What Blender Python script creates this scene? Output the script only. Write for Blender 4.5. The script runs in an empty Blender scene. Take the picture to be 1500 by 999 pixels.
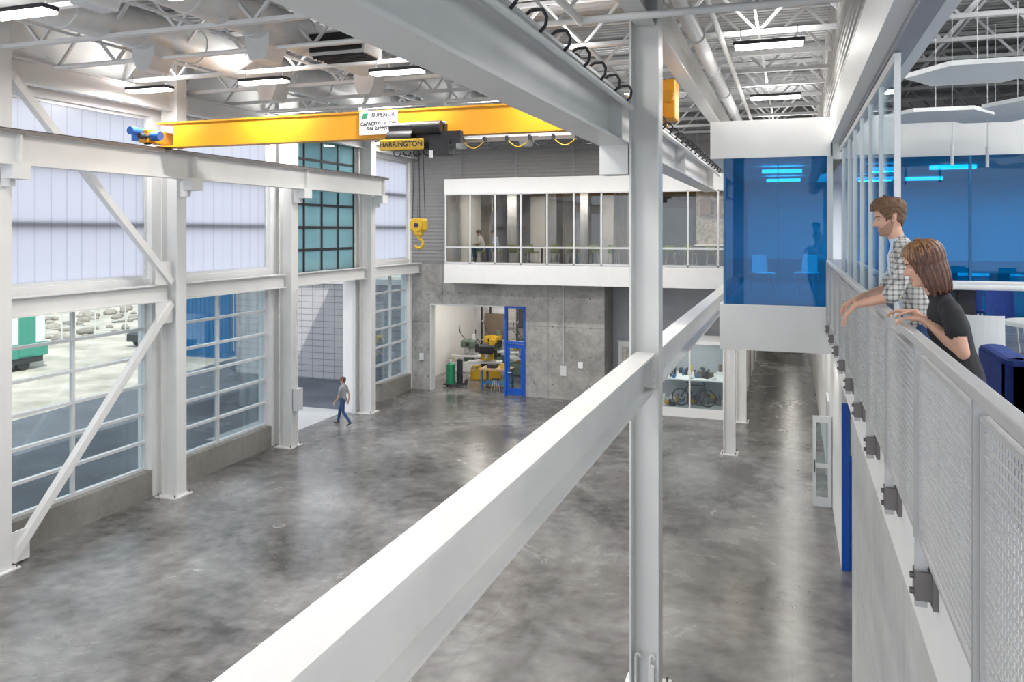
import bpy, math, random, bmesh
from mathutils import Vector, Matrix, noise
random.seed(7)
V=Vector
scene=bpy.context.scene
COL=scene.collection

# ---------------------------------------------------------------- materials
def new_mat(name):
    m=bpy.data.materials.new(name); m.use_nodes=True
    nt=m.node_tree; b=nt.nodes['Principled BSDF']
    return m,nt,b
def mat(name,col,rough=0.5,metal=0.0,var=0.06,scale=3.0,bump=0.0,bscale=40,spec=0.5,emit=None,es=0):
    m,nt,b=new_mat(name)
    N=nt.nodes;L=nt.links
    tc=N.new('ShaderNodeTexCoord'); nz=N.new('ShaderNodeTexNoise'); nz.inputs['Scale'].default_value=scale
    nz.inputs['Detail'].default_value=5
    L.new(tc.outputs['Object'],nz.inputs['Vector'])
    cr=N.new('ShaderNodeValToRGB'); 
    cr.color_ramp.elements[0].position=.3; cr.color_ramp.elements[1].position=.7
    cr.color_ramp.elements[0].color=[max(0,c*(1-var)) for c in col]+[1]
    cr.color_ramp.elements[1].color=[min(1,c*(1+var)) for c in col]+[1]
    L.new(nz.outputs['Fac'],cr.inputs['Fac']); L.new(cr.outputs['Color'],b.inputs['Base Color'])
    b.inputs['Roughness'].default_value=rough; b.inputs['Metallic'].default_value=metal
    b.inputs['Specular IOR Level'].default_value=spec
    if bump>0:
        n2=N.new('ShaderNodeTexNoise'); n2.inputs['Scale'].default_value=bscale; L.new(tc.outputs['Object'],n2.inputs['Vector'])
        bp=N.new('ShaderNodeBump'); bp.inputs['Strength'].default_value=bump; bp.inputs['Distance'].default_value=.02
        L.new(n2.outputs['Fac'],bp.inputs['Height']); L.new(bp.outputs['Normal'],b.inputs['Normal'])
    if emit:
        b.inputs['Emission Color'].default_value=(*emit,1); b.inputs['Emission Strength'].default_value=es
    return m
def glass(name,tint,gloss=.1,rough=.02,diff=None,dfac=0.0):
    m=bpy.data.materials.new(name); m.use_nodes=True; nt=m.node_tree; N=nt.nodes; L=nt.links
    N.clear(); out=N.new('ShaderNodeOutputMaterial')
    tr=N.new('ShaderNodeBsdfTransparent'); tr.inputs[0].default_value=(*tint,1)
    gl=N.new('ShaderNodeBsdfGlossy'); gl.inputs['Roughness'].default_value=rough; gl.inputs[0].default_value=(.9,.95,1,1)
    fr=N.new('ShaderNodeLayerWeight'); fr.inputs['Blend'].default_value=.25
    ml=N.new('ShaderNodeMath'); ml.operation='MULTIPLY_ADD'; ml.inputs[1].default_value=.6; ml.inputs[2].default_value=gloss*.4
    L.new(fr.outputs['Fresnel'],ml.inputs[0])
    mx=N.new('ShaderNodeMixShader'); L.new(ml.outputs[0],mx.inputs[0]); 
    src=tr.outputs[0]
    if diff:
        df=N.new('ShaderNodeBsdfDiffuse'); df.inputs[0].default_value=(*diff,1)
        tl=N.new('ShaderNodeBsdfTranslucent'); tl.inputs[0].default_value=(*diff,1)
        a=N.new('ShaderNodeAddShader'); L.new(df.outputs[0],a.inputs[0]); L.new(tl.outputs[0],a.inputs[1])
        m2=N.new('ShaderNodeMixShader'); m2.inputs[0].default_value=dfac
        L.new(tr.outputs[0],m2.inputs[1]); L.new(a.outputs[0],m2.inputs[2]); src=m2.outputs[0]
    L.new(src,mx.inputs[1]); L.new(gl.outputs[0],mx.inputs[2]); L.new(mx.outputs[0],out.inputs[0])
    return m

M={}
M['white']=mat('white_paint',(.80,.80,.79),.5,var=.02)
M['steel']=mat('painted_steel',(.72,.72,.71),.42,var=.03,scale=1.5)
M['roofsteel']=mat('roof_steel',(.62,.63,.64),.5,var=.04)
M['duct']=mat('galvanized_duct',(.62,.63,.64),.45,metal=.1,var=.06)
M['grey']=mat('grey_paint',(.34,.35,.38),.6,var=.04)
M['dark']=mat('dark_metal',(.035,.035,.04),.5,var=.15,spec=.3)
M['black']=mat('black_rubber',(.015,.015,.017),.5,var=.1)
M['silver']=mat('anodized_aluminum',(.66,.67,.68),.4,metal=.1,var=.03)
M['railm']=mat('rail_steel',(.48,.475,.47),.45,metal=.2,var=.04)
M['bracket']=mat('bracket_steel',(.17,.155,.15),.45,metal=.3,var=.08)
M['orange']=mat('crane_yellow',(.64,.285,.012),.4,var=.03,scale=2,spec=.3)
M['yellow']=mat('safety_yellow',(.68,.41,.015),.4,var=.03)
M['blue']=mat('blue_paint',(.005,.085,.46),.35,var=.05)
M['sofa']=mat('blue_fabric',(.012,.04,.22),.85,var=.15,scale=20,bump=.3,bscale=300)
M['motor']=mat('motor_blue',(.02,.12,.45),.4)
M['green']=mat('green_paint',(.02,.22,.10),.45)
M['mgreen']=mat('machine_green',(.12,.17,.13),.5,var=.1)
M['lime']=mat('lime_plastic',(.28,.38,.06),.45)
M['wood']=mat('bench_wood',(.50,.33,.18),.5,var=.2,scale=6)
M['brown']=mat('brown_panel',(.19,.145,.11),.6,var=.1)
M['curtain']=mat('curtain_fabric',(.36,.33,.30),.9,var=.1,scale=8)
M['carpet']=mat('carpet_floor',(.15,.17,.21),.95,var=.35,scale=6)
M['mezfloor']=mat('mezzanine_floor',(.26,.235,.205),.6,var=.1)
M['asphalt']=mat('asphalt',(.085,.095,.115),.85,var=.3,scale=.35,bump=.3,bscale=30)
M['gravel']=mat('gravel_ground',(.43,.39,.335),.95,var=.35,scale=.5,bump=.6,bscale=10)
M['rock']=mat('rock_rubble',(.30,.265,.23),.9,var=.4,scale=1.2,bump=.5,bscale=6)
M['teal']=mat('trailer_green',(.05,.30,.22),.5)
M['contblue']=mat('container_blue',(.02,.17,.40),.5,var=.1)
M['paper']=mat('sign_white',(.82,.82,.82),.5,var=.01)
M['ceil']=mat('roof_deck_paint',(.43,.44,.45),.7,var=.04)
M['acoustic']=mat('acoustic_panel',(.85,.85,.84),.9,var=.02)
M['lamp']=mat('lamp_diffuser',(.9,.9,.9),.4,emit=(1,.96,.9),es=6)
M['tile']=mat('metallic_tile',(.45,.42,.38),.3,metal=.6,var=.4,scale=8)
M['glass']=glass('clear_glass',(.84,.89,.89),.06)
M['mezglass']=glass('mezzanine_glass',(.80,.79,.77),.12)
M['tealglass']=glass('teal_glass',(.40,.60,.62),.12,diff=(.30,.46,.48),dfac=.45)
M['blueglass']=glass('blue_film_glass',(.004,.38,.62),.07,diff=(.0,.20,.36),dfac=.12)

def concrete(name,a,b_,rough,scale,joint=None,jc=.7,bump=.12,lo=.45,hi=.9,spec=.5,stain=0):
    m,nt,b=new_mat(name); N=nt.nodes; L=nt.links
    tc=N.new('ShaderNodeTexCoord')
    n1=N.new('ShaderNodeTexNoise'); n1.inputs['Scale'].default_value=scale; n1.inputs['Detail'].default_value=9; n1.inputs['Roughness'].default_value=.65; n1.inputs['Distortion'].default_value=.6
    n2=N.new('ShaderNodeTexNoise'); n2.inputs['Scale'].default_value=scale*9; n2.inputs['Detail'].default_value=6
    L.new(tc.outputs['Object'],n1.inputs['Vector']); L.new(tc.outputs['Object'],n2.inputs['Vector'])
    ad=N.new('ShaderNodeMath'); ad.operation='MULTIPLY_ADD'; ad.inputs[1].default_value=.35
    L.new(n2.outputs['Fac'],ad.inputs[0]); L.new(n1.outputs['Fac'],ad.inputs[2])
    cr=N.new('ShaderNodeValToRGB'); cr.color_ramp.elements[0].position=lo; cr.color_ramp.elements[1].position=hi
    cr.color_ramp.elements[0].color=(*a,1); cr.color_ramp.elements[1].color=(*b_,1)
    L.new(ad.outputs[0],cr.inputs['Fac']); src=cr.outputs['Color']
    def mul(src,col):
        mx=N.new('ShaderNodeMixRGB'); mx.blend_type='MULTIPLY'; mx.inputs[0].default_value=1
        L.new(src,mx.inputs[1]); L.new(col,mx.inputs[2]); return mx.outputs[0]
    if stain:
        n3=N.new('ShaderNodeTexNoise'); n3.inputs['Scale'].default_value=.16; n3.inputs['Detail'].default_value=7; n3.inputs['Roughness'].default_value=.6; n3.inputs['Distortion'].default_value=1.5
        L.new(tc.outputs['Object'],n3.inputs['Vector']); c3=N.new('ShaderNodeValToRGB'); c3.color_ramp.elements[0].position=.38; c3.color_ramp.elements[1].position=.62
        c3.color_ramp.elements[0].color=(1-stain,1-stain*1.03,1-stain*1.06,1); c3.color_ramp.elements[1].color=(1,1,1,1); L.new(n3.outputs['Fac'],c3.inputs[0]); src=mul(src,c3.outputs[0])
    if joint:
        br=N.new('ShaderNodeTexBrick'); br.offset=0; br.inputs['Scale'].default_value=1
        br.inputs['Brick Width'].default_value=joint[0]; br.inputs['Row Height'].default_value=joint[1]
        br.inputs['Mortar Size'].default_value=joint[2]; br.inputs['Color1'].default_value=(1,1,1,1); br.inputs['Color2'].default_value=(.94,.94,.94,1)
        br.inputs['Mortar'].default_value=(jc,jc,jc,1)
        if len(joint)>3:
            sx=N.new('ShaderNodeSeparateXYZ'); cx=N.new('ShaderNodeCombineXYZ'); L.new(tc.outputs['Object'],sx.inputs[0])
            L.new(sx.outputs[joint[3]],cx.inputs[0]); L.new(sx.outputs[joint[4]],cx.inputs[1]); L.new(cx.outputs[0],br.inputs['Vector'])
        else: L.new(tc.outputs['Object'],br.inputs['Vector'])
        src=mul(src,br.outputs['Color'])
    L.new(src,b.inputs['Base Color']); b.inputs['Specular IOR Level'].default_value=spec
    rr=N.new('ShaderNodeMapRange'); rr.inputs['To Min'].default_value=rough-.06; rr.inputs['To Max'].default_value=rough+.10
    L.new(n1.outputs['Fac'],rr.inputs['Value']); L.new(rr.outputs[0],b.inputs['Roughness'])
    bp=N.new('ShaderNodeBump'); bp.inputs['Strength'].default_value=bump; bp.inputs['Distance'].default_value=.01
    L.new(n2.outputs['Fac'],bp.inputs['Height']); L.new(bp.outputs['Normal'],b.inputs['Normal'])
    return m
M['floor']=concrete('polished_concrete',(.075,.070,.067),(.325,.318,.315),.24,.36,(5.1,5.1,.010),.8,.05,lo=.50,hi=.86,spec=.65,stain=.38)
M['cwall']=concrete('board_formed_concrete',(.25,.245,.23),(.46,.45,.43),.7,.8,(2.4,3.0,.012,0,2),.65,lo=.5,hi=.85)
M['cwallr']=concrete('precast_concrete',(.42,.415,.40),(.56,.56,.55),.7,.6,(2.4,2.2,.012,1,2),.7)
M['curb']=concrete('curb_concrete',(.20,.19,.17),(.32,.31,.29),.7,.8)
M['cmu']=concrete('cmu_block',(.36,.36,.38),(.44,.44,.46),.8,.5,(.6,.3,.018,0,2),.55)
M['apron']=concrete('apron_concrete',(.42,.42,.42),(.55,.55,.54),.7,.5)

def poly():
    m=bpy.data.materials.new('translucent_polycarbonate'); m.use_nodes=True; nt=m.node_tree; N=nt.nodes; L=nt.links
    N.clear(); out=N.new('ShaderNodeOutputMaterial'); tc=N.new('ShaderNodeTexCoord')
    sx=N.new('ShaderNodeSeparateXYZ'); L.new(tc.outputs['Object'],sx.inputs[0])
    def lines(o,per,w):
        a=N.new('ShaderNodeMath'); a.operation='DIVIDE'; a.inputs[1].default_value=per; L.new(o,a.inputs[0])
        f=N.new('ShaderNodeMath'); f.operation='FRACT'; L.new(a.outputs[0],f.inputs[0])
        g=N.new('ShaderNodeMath'); g.operation='LESS_THAN'; g.inputs[1].default_value=w; L.new(f.outputs[0],g.inputs[0]); return g.outputs[0]
    ly=lines(sx.outputs[1],.42,.05)
    mx=N.new('ShaderNodeMixRGB'); mx.inputs[1].default_value=(.79,.80,.85,1); mx.inputs[2].default_value=(.60,.62,.69,1)
    L.new(ly,mx.inputs[0])
    tl=N.new('ShaderNodeBsdfTranslucent'); L.new(mx.outputs[0],tl.inputs[0])
    gl=N.new('ShaderNodeBsdfGlossy'); gl.inputs['Roughness'].default_value=.3
    ms=N.new('ShaderNodeMixShader'); ms.inputs[0].default_value=.05; L.new(tl.outputs[0],ms.inputs[1]); L.new(gl.outputs[0],ms.inputs[2])
    L.new(ms.outputs[0],out.inputs[0]); return m
M['poly']=poly()
M['siding']=mat('corrugated_siding',(.28,.275,.27),.55,metal=.0,var=.04)

def plaid():
    m,nt,b=new_mat('plaid_fabric'); N=nt.nodes; L=nt.links
    tc=N.new('ShaderNodeTexCoord'); sx=N.new('ShaderNodeSeparateXYZ'); L.new(tc.outputs['Object'],sx.inputs[0])
    outs=[]
    for s in (0,1,2):
        a=N.new('ShaderNodeMath'); a.operation='DIVIDE'; a.inputs[1].default_value=.036; L.new(sx.outputs[s],a.inputs[0])
        f=N.new('ShaderNodeMath'); f.operation='FRACT'; L.new(a.outputs[0],f.inputs[0])
        g=N.new('ShaderNodeMath'); g.operation='LESS_THAN'; g.inputs[1].default_value=.34; L.new(f.outputs[0],g.inputs[0]); outs.append(g.outputs[0])
    s1=N.new('ShaderNodeMath'); s1.operation='ADD'; L.new(outs[0],s1.inputs[0]); L.new(outs[1],s1.inputs[1])
    s2=N.new('ShaderNodeMath'); s2.operation='MULTIPLY_ADD'; s2.inputs[1].default_value=1.2; L.new(outs[2],s2.inputs[0]); L.new(s1.outputs[0],s2.inputs[2])
    s3=N.new('ShaderNodeMath'); s3.operation='DIVIDE'; s3.inputs[1].default_value=2.6; L.new(s2.outputs[0],s3.inputs[0])
    cr=N.new('ShaderNodeValToRGB'); cr.color_ramp.elements[0].color=(.58,.57,.53,1); cr.color_ramp.elements[1].color=(.09,.09,.10,1)
    L.new(s3.outputs[0],cr.inputs[0]); L.new(cr.outputs[0],b.inputs['Base Color']); b.inputs['Roughness'].default_value=.85
    return m
M['plaid']=plaid()
M['skin']=mat('skin',(.60,.34,.24),.5,var=.05,scale=12)
M['stubble']=mat('stubble_skin',(.36,.20,.13),.65,var=.15,scale=60)
M['lip']=mat('lip_skin',(.46,.19,.15),.45)
M['eye']=mat('eye_white',(.7,.7,.68),.2,var=.01)
M['iris']=mat('iris_dark',(.05,.035,.02),.2)
M['hair']=mat('brown_hair',(.13,.065,.03),.55,var=.5,scale=60,bump=.5,bscale=120)
M['tee']=mat('light_blue_tee',(.50,.60,.76),.9)
M['blacktee']=mat('black_tee',(.018,.018,.022),.85)
M['greytee']=mat('grey_tee',(.30,.31,.32),.9)
M['jeans']=mat('denim_jeans',(.03,.07,.18),.85,var=.2,scale=30)
M['shoe']=mat('shoe_leather',(.04,.03,.03),.5)
def womanhair(name,c0,c1):
    m,nt,b=new_mat(name); N=nt.nodes; L=nt.links
    tc=N.new('ShaderNodeTexCoord'); nz=N.new('ShaderNodeTexNoise'); nz.inputs['Scale'].default_value=30; nz.inputs['Detail'].default_value=3
    mp=N.new('ShaderNodeMapping'); mp.inputs['Scale'].default_value=(5,5,.35); L.new(tc.outputs['Object'],mp.inputs[0]); L.new(mp.outputs[0],nz.inputs['Vector'])
    cr=N.new('ShaderNodeValToRGB'); cr.color_ramp.elements[0].position=.35; cr.color_ramp.elements[1].position=.72
    cr.color_ramp.elements[0].color=(*c0,1); cr.color_ramp.elements[1].color=(*c1,1)
    L.new(nz.outputs['Fac'],cr.inputs[0]); L.new(cr.outputs[0],b.inputs['Base Color']); b.inputs['Roughness'].default_value=.42
    return m
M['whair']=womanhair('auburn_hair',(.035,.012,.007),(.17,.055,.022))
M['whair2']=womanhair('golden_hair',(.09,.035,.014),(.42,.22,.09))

# ---------------------------------------------------------------- mesh builder
class MB:
    def __init__(s,name): s.name=name; s.v=[]; s.f=[]; s.mi=[]; s.sm=[]; s.mats=[]
    def _m(s,m):
        m=M[m]
        if m not in s.mats: s.mats.append(m)
        return s.mats.index(m)
    def add(s,vs,fs,m,smooth=False):
        o=len(s.v); s.v+= [tuple(v) for v in vs]; k=s._m(m)
        for f in fs: s.f.append(tuple(i+o for i in f)); s.mi.append(k); s.sm.append(smooth)
    def box(s,x0,x1,y0,y1,z0,z1,m):
        vs=[(x0,y0,z0),(x1,y0,z0),(x1,y1,z0),(x0,y1,z0),(x0,y0,z1),(x1,y0,z1),(x1,y1,z1),(x0,y1,z1)]
        s.add(vs,[(0,3,2,1),(4,5,6,7),(0,1,5,4),(1,2,6,5),(2,3,7,6),(3,0,4,7)],m)
    def rbox(s,x0,x1,y0,y1,z0,z1,m,r=.03):
        def ring(i,z): 
            a,b,c,d=x0+i,x1-i,y0+i,y1-i; q=r
            return [(a+q,c,z),(b-q,c,z),(b,c+q,z),(b,d-q,z),(b-q,d,z),(a+q,d,z),(a,d-q,z),(a,c+q,z)]
        vs=ring(r*.6,z0)+ring(0,z0+r)+ring(0,z1-r)+ring(r*.3,z1-r*.3)+ring(r,z1)
        fs=[tuple(reversed(range(8)))]
        for k in range(4):
            for i in range(8): fs.append((k*8+i,k*8+(i+1)%8,(k+1)*8+(i+1)%8,(k+1)*8+i))
        fs.append(tuple(range(32,40))); s.add(vs,fs,m)
    def frame(s,p0,p1,up=V((0,0,1))):
        p0=V(p0);p1=V(p1); t=(p1-p0).normalized(); up=V(up)
        if abs(t.dot(up))>.98: up=V((1,0,0)) if abs(t.x)<.9 else V((0,1,0))
        a=t.cross(up).normalized(); b=a.cross(t).normalized(); return p0,p1,a,b
    def beam(s,p0,p1,w,h,m,up=(0,0,1),ob=0,oa=0):
        p0,p1,a,b=s.frame(p0,p1,up)
        q=b*ob+a*oa; vs=[]
        for p in (p0+q,p1+q):
            for sa,sb in ((-1,-1),(1,-1),(1,1),(-1,1)): vs.append(p+a*sa*w/2+b*sb*h/2)
        s.add(vs,[(0,3,2,1),(4,5,6,7),(0,1,5,4),(1,2,6,5),(2,3,7,6),(3,0,4,7)],m)
    def ib(s,p0,p1,w,h,m,tf=.03,tw=.02,up=(0,0,1)):
        s.beam(p0,p1,w,tf,m,up,ob=(h-tf)/2); s.beam(p0,p1,w,tf,m,up,ob=-(h-tf)/2)
        s.beam(p0,p1,tw,h-2*tf,m,up)
    def cyl(s,p0,p1,r,m,r1=None,n=14):
        p0,p1,a,b=s.frame(p0,p1); r1=r if r1 is None else r1; vs=[]
        for p,q in ((p0,r),(p1,r1)):
            for i in range(n):
                t=2*math.pi*i/n; vs.append(p+a*math.cos(t)*q+b*math.sin(t)*q)
        s.add(vs,[(i,(i+1)%n,n+(i+1)%n,n+i) for i in range(n)],m,True)
        s.add(vs,[tuple(reversed(range(n))),tuple(range(n,2*n))],m)
    def tube(s,pts,r,m,n=8):
        for i in range(len(pts)-1): s.cyl(pts[i],pts[i+1],r,m,n=n)
    def prism(s,pts,vec,m):
        n=len(pts); vec=V(vec); vs=[V(p) for p in pts]+[V(p)+vec for p in pts]
        s.add(vs,[tuple(reversed(range(n))),tuple(range(n,2*n))]+[(i,(i+1)%n,n+(i+1)%n,n+i) for i in range(n)],m)
    def ell(s,c,r,m,nu=16,nv=10,R=None):
        vs=[];fs=[];c=V(c)
        for j in range(nv+1):
            ph=math.pi*j/nv
            for i in range(nu):
                t=2*math.pi*i/nu; p=V((r[0]*math.sin(ph)*math.cos(t),r[1]*math.sin(ph)*math.sin(t),r[2]*math.cos(ph)))
                if R: p=R@p
                vs.append(c+p)
        for j in range(nv):
            for i in range(nu): fs.append((j*nu+i,(j+1)*nu+i,(j+1)*nu+(i+1)%nu,j*nu+(i+1)%nu))
        s.add(vs,fs,m,True)
    def torus(s,c,R,r,m,axis='y',a0=0,a1=2*math.pi,n=20):
        pts=[]
        for i in range(n+1):
            t=a0+(a1-a0)*i/n; u,w=R*math.cos(t),R*math.sin(t)
            pts.append(V(c)+(V((u,0,w)) if axis=='y' else V((0,u,w)) if axis=='x' else V((u,w,0))))
        s.tube(pts,r,m)
    def mesh(s):
        me=bpy.data.meshes.new(s.name); me.from_pydata(s.v,[],s.f)
        for m in s.mats: me.materials.append(m)
        me.polygons.foreach_set('material_index',s.mi); me.polygons.foreach_set('use_smooth',s.sm); me.update(); return me
    def done(s,parent=None,loc=(0,0,0),rot=0):
        o=bpy.data.objects.new(s.name,s.mesh()); COL.objects.link(o); o.location=loc; o.rotation_euler[2]=rot
        if parent: o.parent=parent
        return o
def inst(name,me,loc,rot=0):
    o=bpy.data.objects.new(name,me); COL.objects.link(o); o.location=loc; o.rotation_euler[2]=rot; return o
def empty(name,loc=(0,0,0)):
    o=bpy.data.objects.new(name,None); COL.objects.link(o); o.location=loc; return o
def lampat(o,loc,sx,sy,e,col):
    l=bpy.data.lights.new('lamp','AREA'); l.shape='RECTANGLE'; l.size=sx; l.size_y=sy; l.energy=e; l.color=col
    lo=bpy.data.objects.new('lamp',l); COL.objects.link(lo); lo.location=loc; lo.parent=o; return lo

# ---------------------------------------------------------------- room shell
H=7.0; F2=5.4
b=MB('floor'); b.box(-16.35,9.2,-5,60,-.2,0,'floor'); b.done()
b=MB('floor_drain'); b.cyl((-11.5,16.1,0),(-11.5,16.1,.005),.14,'grey',n=20); b.cyl((-11.5,16.1,.005),(-11.5,16.1,.007),.12,'bracket',n=20); b.done()
DECK=11.75
b=MB('ceiling'); 
vs=[];fs=[];y=-5
ys=[]
while y<60:
    ys+= [(y,DECK),(y+.09,DECK),(y+.12,DECK+.05),(y+.21,DECK+.05)]; y+=.24
for (yy,zz) in ys: vs+=[(-16.6,yy,zz),(9.3,yy,zz)]
for i in range(len(ys)-1): fs.append((2*i,2*i+1,2*i+3,2*i+2))
b.add(vs,fs,'ceil'); b.box(-16.6,9.3,-5,60,DECK+.08,DECK+.2,'ceil'); b.done()

COLY=[6.9,12.0,17.05,22.15,27.3]
b=MB('wall_left')
b.box(-16.35,-15.95,-5,32.2,10.0,DECK,'white')
b.box(-16.35,-15.95,-5,32.2,5.16,5.75,'white')
for y in COLY+[1.8,-3.3]: b.box(-16.35,-15.9,y-.32,y+.22,0,10.0,'white')
b.box(-16.35,-15.9,31.85,32.0,0,10,'white')
b.done()
b=MB('curb_left')
for y0,y1 in ((-5,6.57),(7.13,11.67),(12.23,16.72),(17.28,21.82),(29.2,31.84)):
    b.box(-16.34,-15.86,y0,y1,0,.70,'curb')
b.done()
def window(n,y0,y1,z0,z1,rows,cols,gm='glass',fm='silver',x=-16.12,fw=.07):
    b=MB('window_%d'%n)
    b.box(x-.06,x+.06,y0,y0+fw,z0,z1,fm); b.box(x-.06,x+.06,y1-fw,y1,z0,z1,fm)
    b.box(x-.055,x+.055,y0+fw,y1-fw,z0,z0+fw,fm); b.box(x-.055,x+.055,y0+fw,y1-fw,z1-fw,z1,fm)
    for i in range(1,rows):
        z=z0+(z1-z0)*i/rows; b.box(x-.05,x+.07,y0+fw,y1-fw,z-.035,z+.035,fm)
    for c in cols:
        y=y0+(y1-y0)*c; b.box(x-.05,x+.05,y-.035,y+.035,z0+fw,z1-fw,fm)
    b.box(x-.008,x+.008,y0+.02,y1-.02,z0+.02,z1-.02,gm)
    b.done()
window(1,7.12,11.68,.70,5.16,6,(.5,)); window(2,12.22,16.73,.70,5.16,6,(.5,)); window(3,17.27,21.83,.70,5.16,6,(.5,))
window(4,28.9,31.85,.70,5.16,6,(.5,)); window(10,-5,1.4,.7,5.16,6,(.33,.66)); window(11,2.1,6.58,.7,5.16,6,(.5,))
n=5
for y0,y1 in ((2.1,6.58),(7.12,11.68),(12.22,16.73),(17.27,21.83),(22.37,26.98),(27.52,31.85)):
    if n==9: n=20
    b=MB('window_%d'%n); n+=1
    x=-16.1; b.box(x-.02,x+.02,y0,y1,5.75,10.0,'poly')
    b.box(x-.05,x+.06,y0,y0+.07,5.75,10,'silver'); b.box(x-.05,x+.06,y1-.07,y1,5.75,10,'silver')
    b.box(x-.05,x+.06,y0+.07,y1-.07,5.75,5.83,'silver'); b.box(x-.05,x+.06,y0+.07,y1-.07,9.92,10,'silver')
    for z in (7.15,8.55): b.box(x-.16,x-.04,y0,y1,z-.06,z+.06,'bracket')
    b.done()
b=MB('door_1'); x=-16.1
b.box(x-.06,x+.06,27.52,27.6,0,5.16,'dark'); b.box(x-.06,x+.06,28.7,28.9,0,5.16,'silver')
b.box(x-.05,x+.05,27.6,28.7,2.35,2.5,'dark'); b.box(x-.05,x+.05,27.6,28.7,5.06,5.16,'silver'); b.box(x-.05,x+.05,27.6,28.7,3.75,3.82,'silver')
b.box(x-.01,x+.01,27.6,28.7,2.5,5.1,'glass')
b.box(x-.03,x+.03,27.62,27.74,.02,2.34,'dark'); b.box(x-.03,x+.03,28.56,28.68,.02,2.34,'dark'); b.box(x-.03,x+.03,27.74,28.56,.02,.3,'dark'); b.box(x-.03,x+.03,27.74,28.56,2.2,2.34,'dark')
b.box(x-.008,x+.008,27.7,28.6,.3,2.2,'glass'); b.box(x+.05,x+.08,28.5,28.53,.95,1.35,'silver'); b.done()
b=MB('overhead_door'); x=-15.82; y0,y1,z0,z1=22.45,26.85,5.55,10.25
for i in range(7):
    z=z0+(z1-z0)*i/6; b.box(x-.03,x+.03,y0,y1,z-.045,z+.045,'dark')
for i in range(5):
    y=y0+(y1-y0)*i/4; b.box(x-.035,x+.035,y-.04,y+.04,z0,z1,'dark')
b.box(x-.006,x+.006,y0,y1,z0,z1,'tealglass')
for y in (y0-.06,y1+.06): b.box(x-.05,x+.05,y-.03,y+.03,0,10.3,'silver')
b.cyl((x,y0-.1,10.4),(x,y1+.1,10.4),.06,'silver'); b.done()

b=MB('wall_back')
b.box(-16.35,-14.94,32,32.3,0,5.57,'cwall'); b.box(-10.6,-7.2,32,32.3,0,4.78,'cwall'); b.box(-14.94,-10.6,32,32.3,3.8,4.78,'cwall')
b.box(-14.94,-13.9,32,32.3,4.78,5.57,'cwall')
b.box(-7.2,-1.9,33.6,33.8,0,4.78,'grey'); b.box(-7.35,-7.2,32.3,33.6,0,4.78,'cwall')
b.box(-9.05,-8.8,31.93,32,1.0,1.4,'silver'); b.box(-8.3,-8.1,31.94,32,1.35,1.6,'paper'); b.cyl((-8.93,31.95,1.4),(-8.93,31.95,4.7),.02,'silver'); b.box(-15.5,-15.3,31.94,32,1.3,1.6,'silver')
for xx in [-15.7,-15.1]+[-10.2+.8*i for i in range(4)]:
    for z in (.6,1.8,3.0,4.2): b.cyl((xx,31.99,z),(xx,31.998,z),.035,'bracket',n=8)
for xx in [-14.4+.8*i for i in range(5)]: b.cyl((xx,31.99,4.3),(xx,31.998,4.3),.035,'bracket',n=8)
b.done()
def corrug(name,axis,a0,a1,z0,z1,c,d,per=.16,dep=.024):
    b=MB(name); vs=[];fs=[];prof=[];z=z0
    while z<z1-per*.5:
        prof+=[(0,z),(0,z+per*.35),(dep,z+per*.5),(dep,z+per*.85)]; z+=per
    prof.append((0,z1))
    for (o,zz) in prof:
        if axis=='x': vs+=[(a0,c+d*o,zz),(a1,c+d*o,zz)]
        else: vs+=[(c+d*o,a0,zz),(c+d*o,a1,zz)]
    for i in range(len(prof)-1): fs.append((2*i,2*i+1,2*i+3,2*i+2))
    b.add(vs,fs,'siding')
    return b
b=corrug('wall_back_siding','x',-15.9,-13.9,5.6,DECK,32,-1)
b2=corrug('x','x',-13.9,.8,9.2,DECK,32,-1); b.add(b2.v,b2.f,'siding')
b.box(-15.9,-13.9,32.03,32.13,5.57,DECK,'grey'); b.box(-13.9,.76,32.03,32.13,9.2,DECK,'grey')
for x in (-13.5,-11,-8.5,-6,-3.5): b.box(x-.02,x+.02,31.94,31.97,9.2 if x>-13.9 else 5.6,DECK,'grey')
b.done()

b=MB('wall_mezzanine')
YM=31.0
b.box(-13.88,.7,YM,YM+.15,4.8,5.62,'white'); b.box(-13.88,.7,YM,YM+.15,8.55,9.18,'white')
b.box(-13.88,.7,YM+.15,38,4.8,5.38,'white'); b.box(-13.88,.7,YM+.15,38,8.8,9.18,'brown')
b.box(-13.88,-13.8,YM+.15,38,5.38,8.8,'white'); b.box(-13.8,.7,37.9,38,5.38,8.8,'mezfloor')
b.box(-13.8,.7,YM+.15,37.9,5.38,5.40,'mezfloor')
b.done()
b=MB('window_12')
b.box(-13.8,.7,YM+.02,YM+.03,5.62,8.55,'mezglass')
x=-13.82
while x<.7:
    b.box(x-.03,x+.03,YM-.02,YM+.08,5.62,8.55,'silver'); x+=1.12
b.box(-13.8,.7,YM-.01,YM+.07,6.28,6.33,'silver'); b.box(-13.8,.7,YM-.02,YM+.08,5.62,5.68,'silver'); b.box(-13.8,.7,YM-.02,YM+.08,8.5,8.55,'silver')
b.done()
b=MB('mezzanine_partition')
for x in (-12.2,-10.4,-8.9,-7.2): b.box(x,x+.45,34.2,34.5,5.4,8.8,'grey')
for x in (-11.5,-9.8,-8.2): b.box(x,x+.7,35.5,35.55,5.4,8.6,'white')
for x0,x1 in ((-12.95,-12.5),(-9.2,-8.5),(-7.0,-6.4)):
    x=x0
    while x<x1: b.cyl((x,33.0,5.45),(x,33.0,8.75),.05,'curtain',n=8); x+=.075
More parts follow.
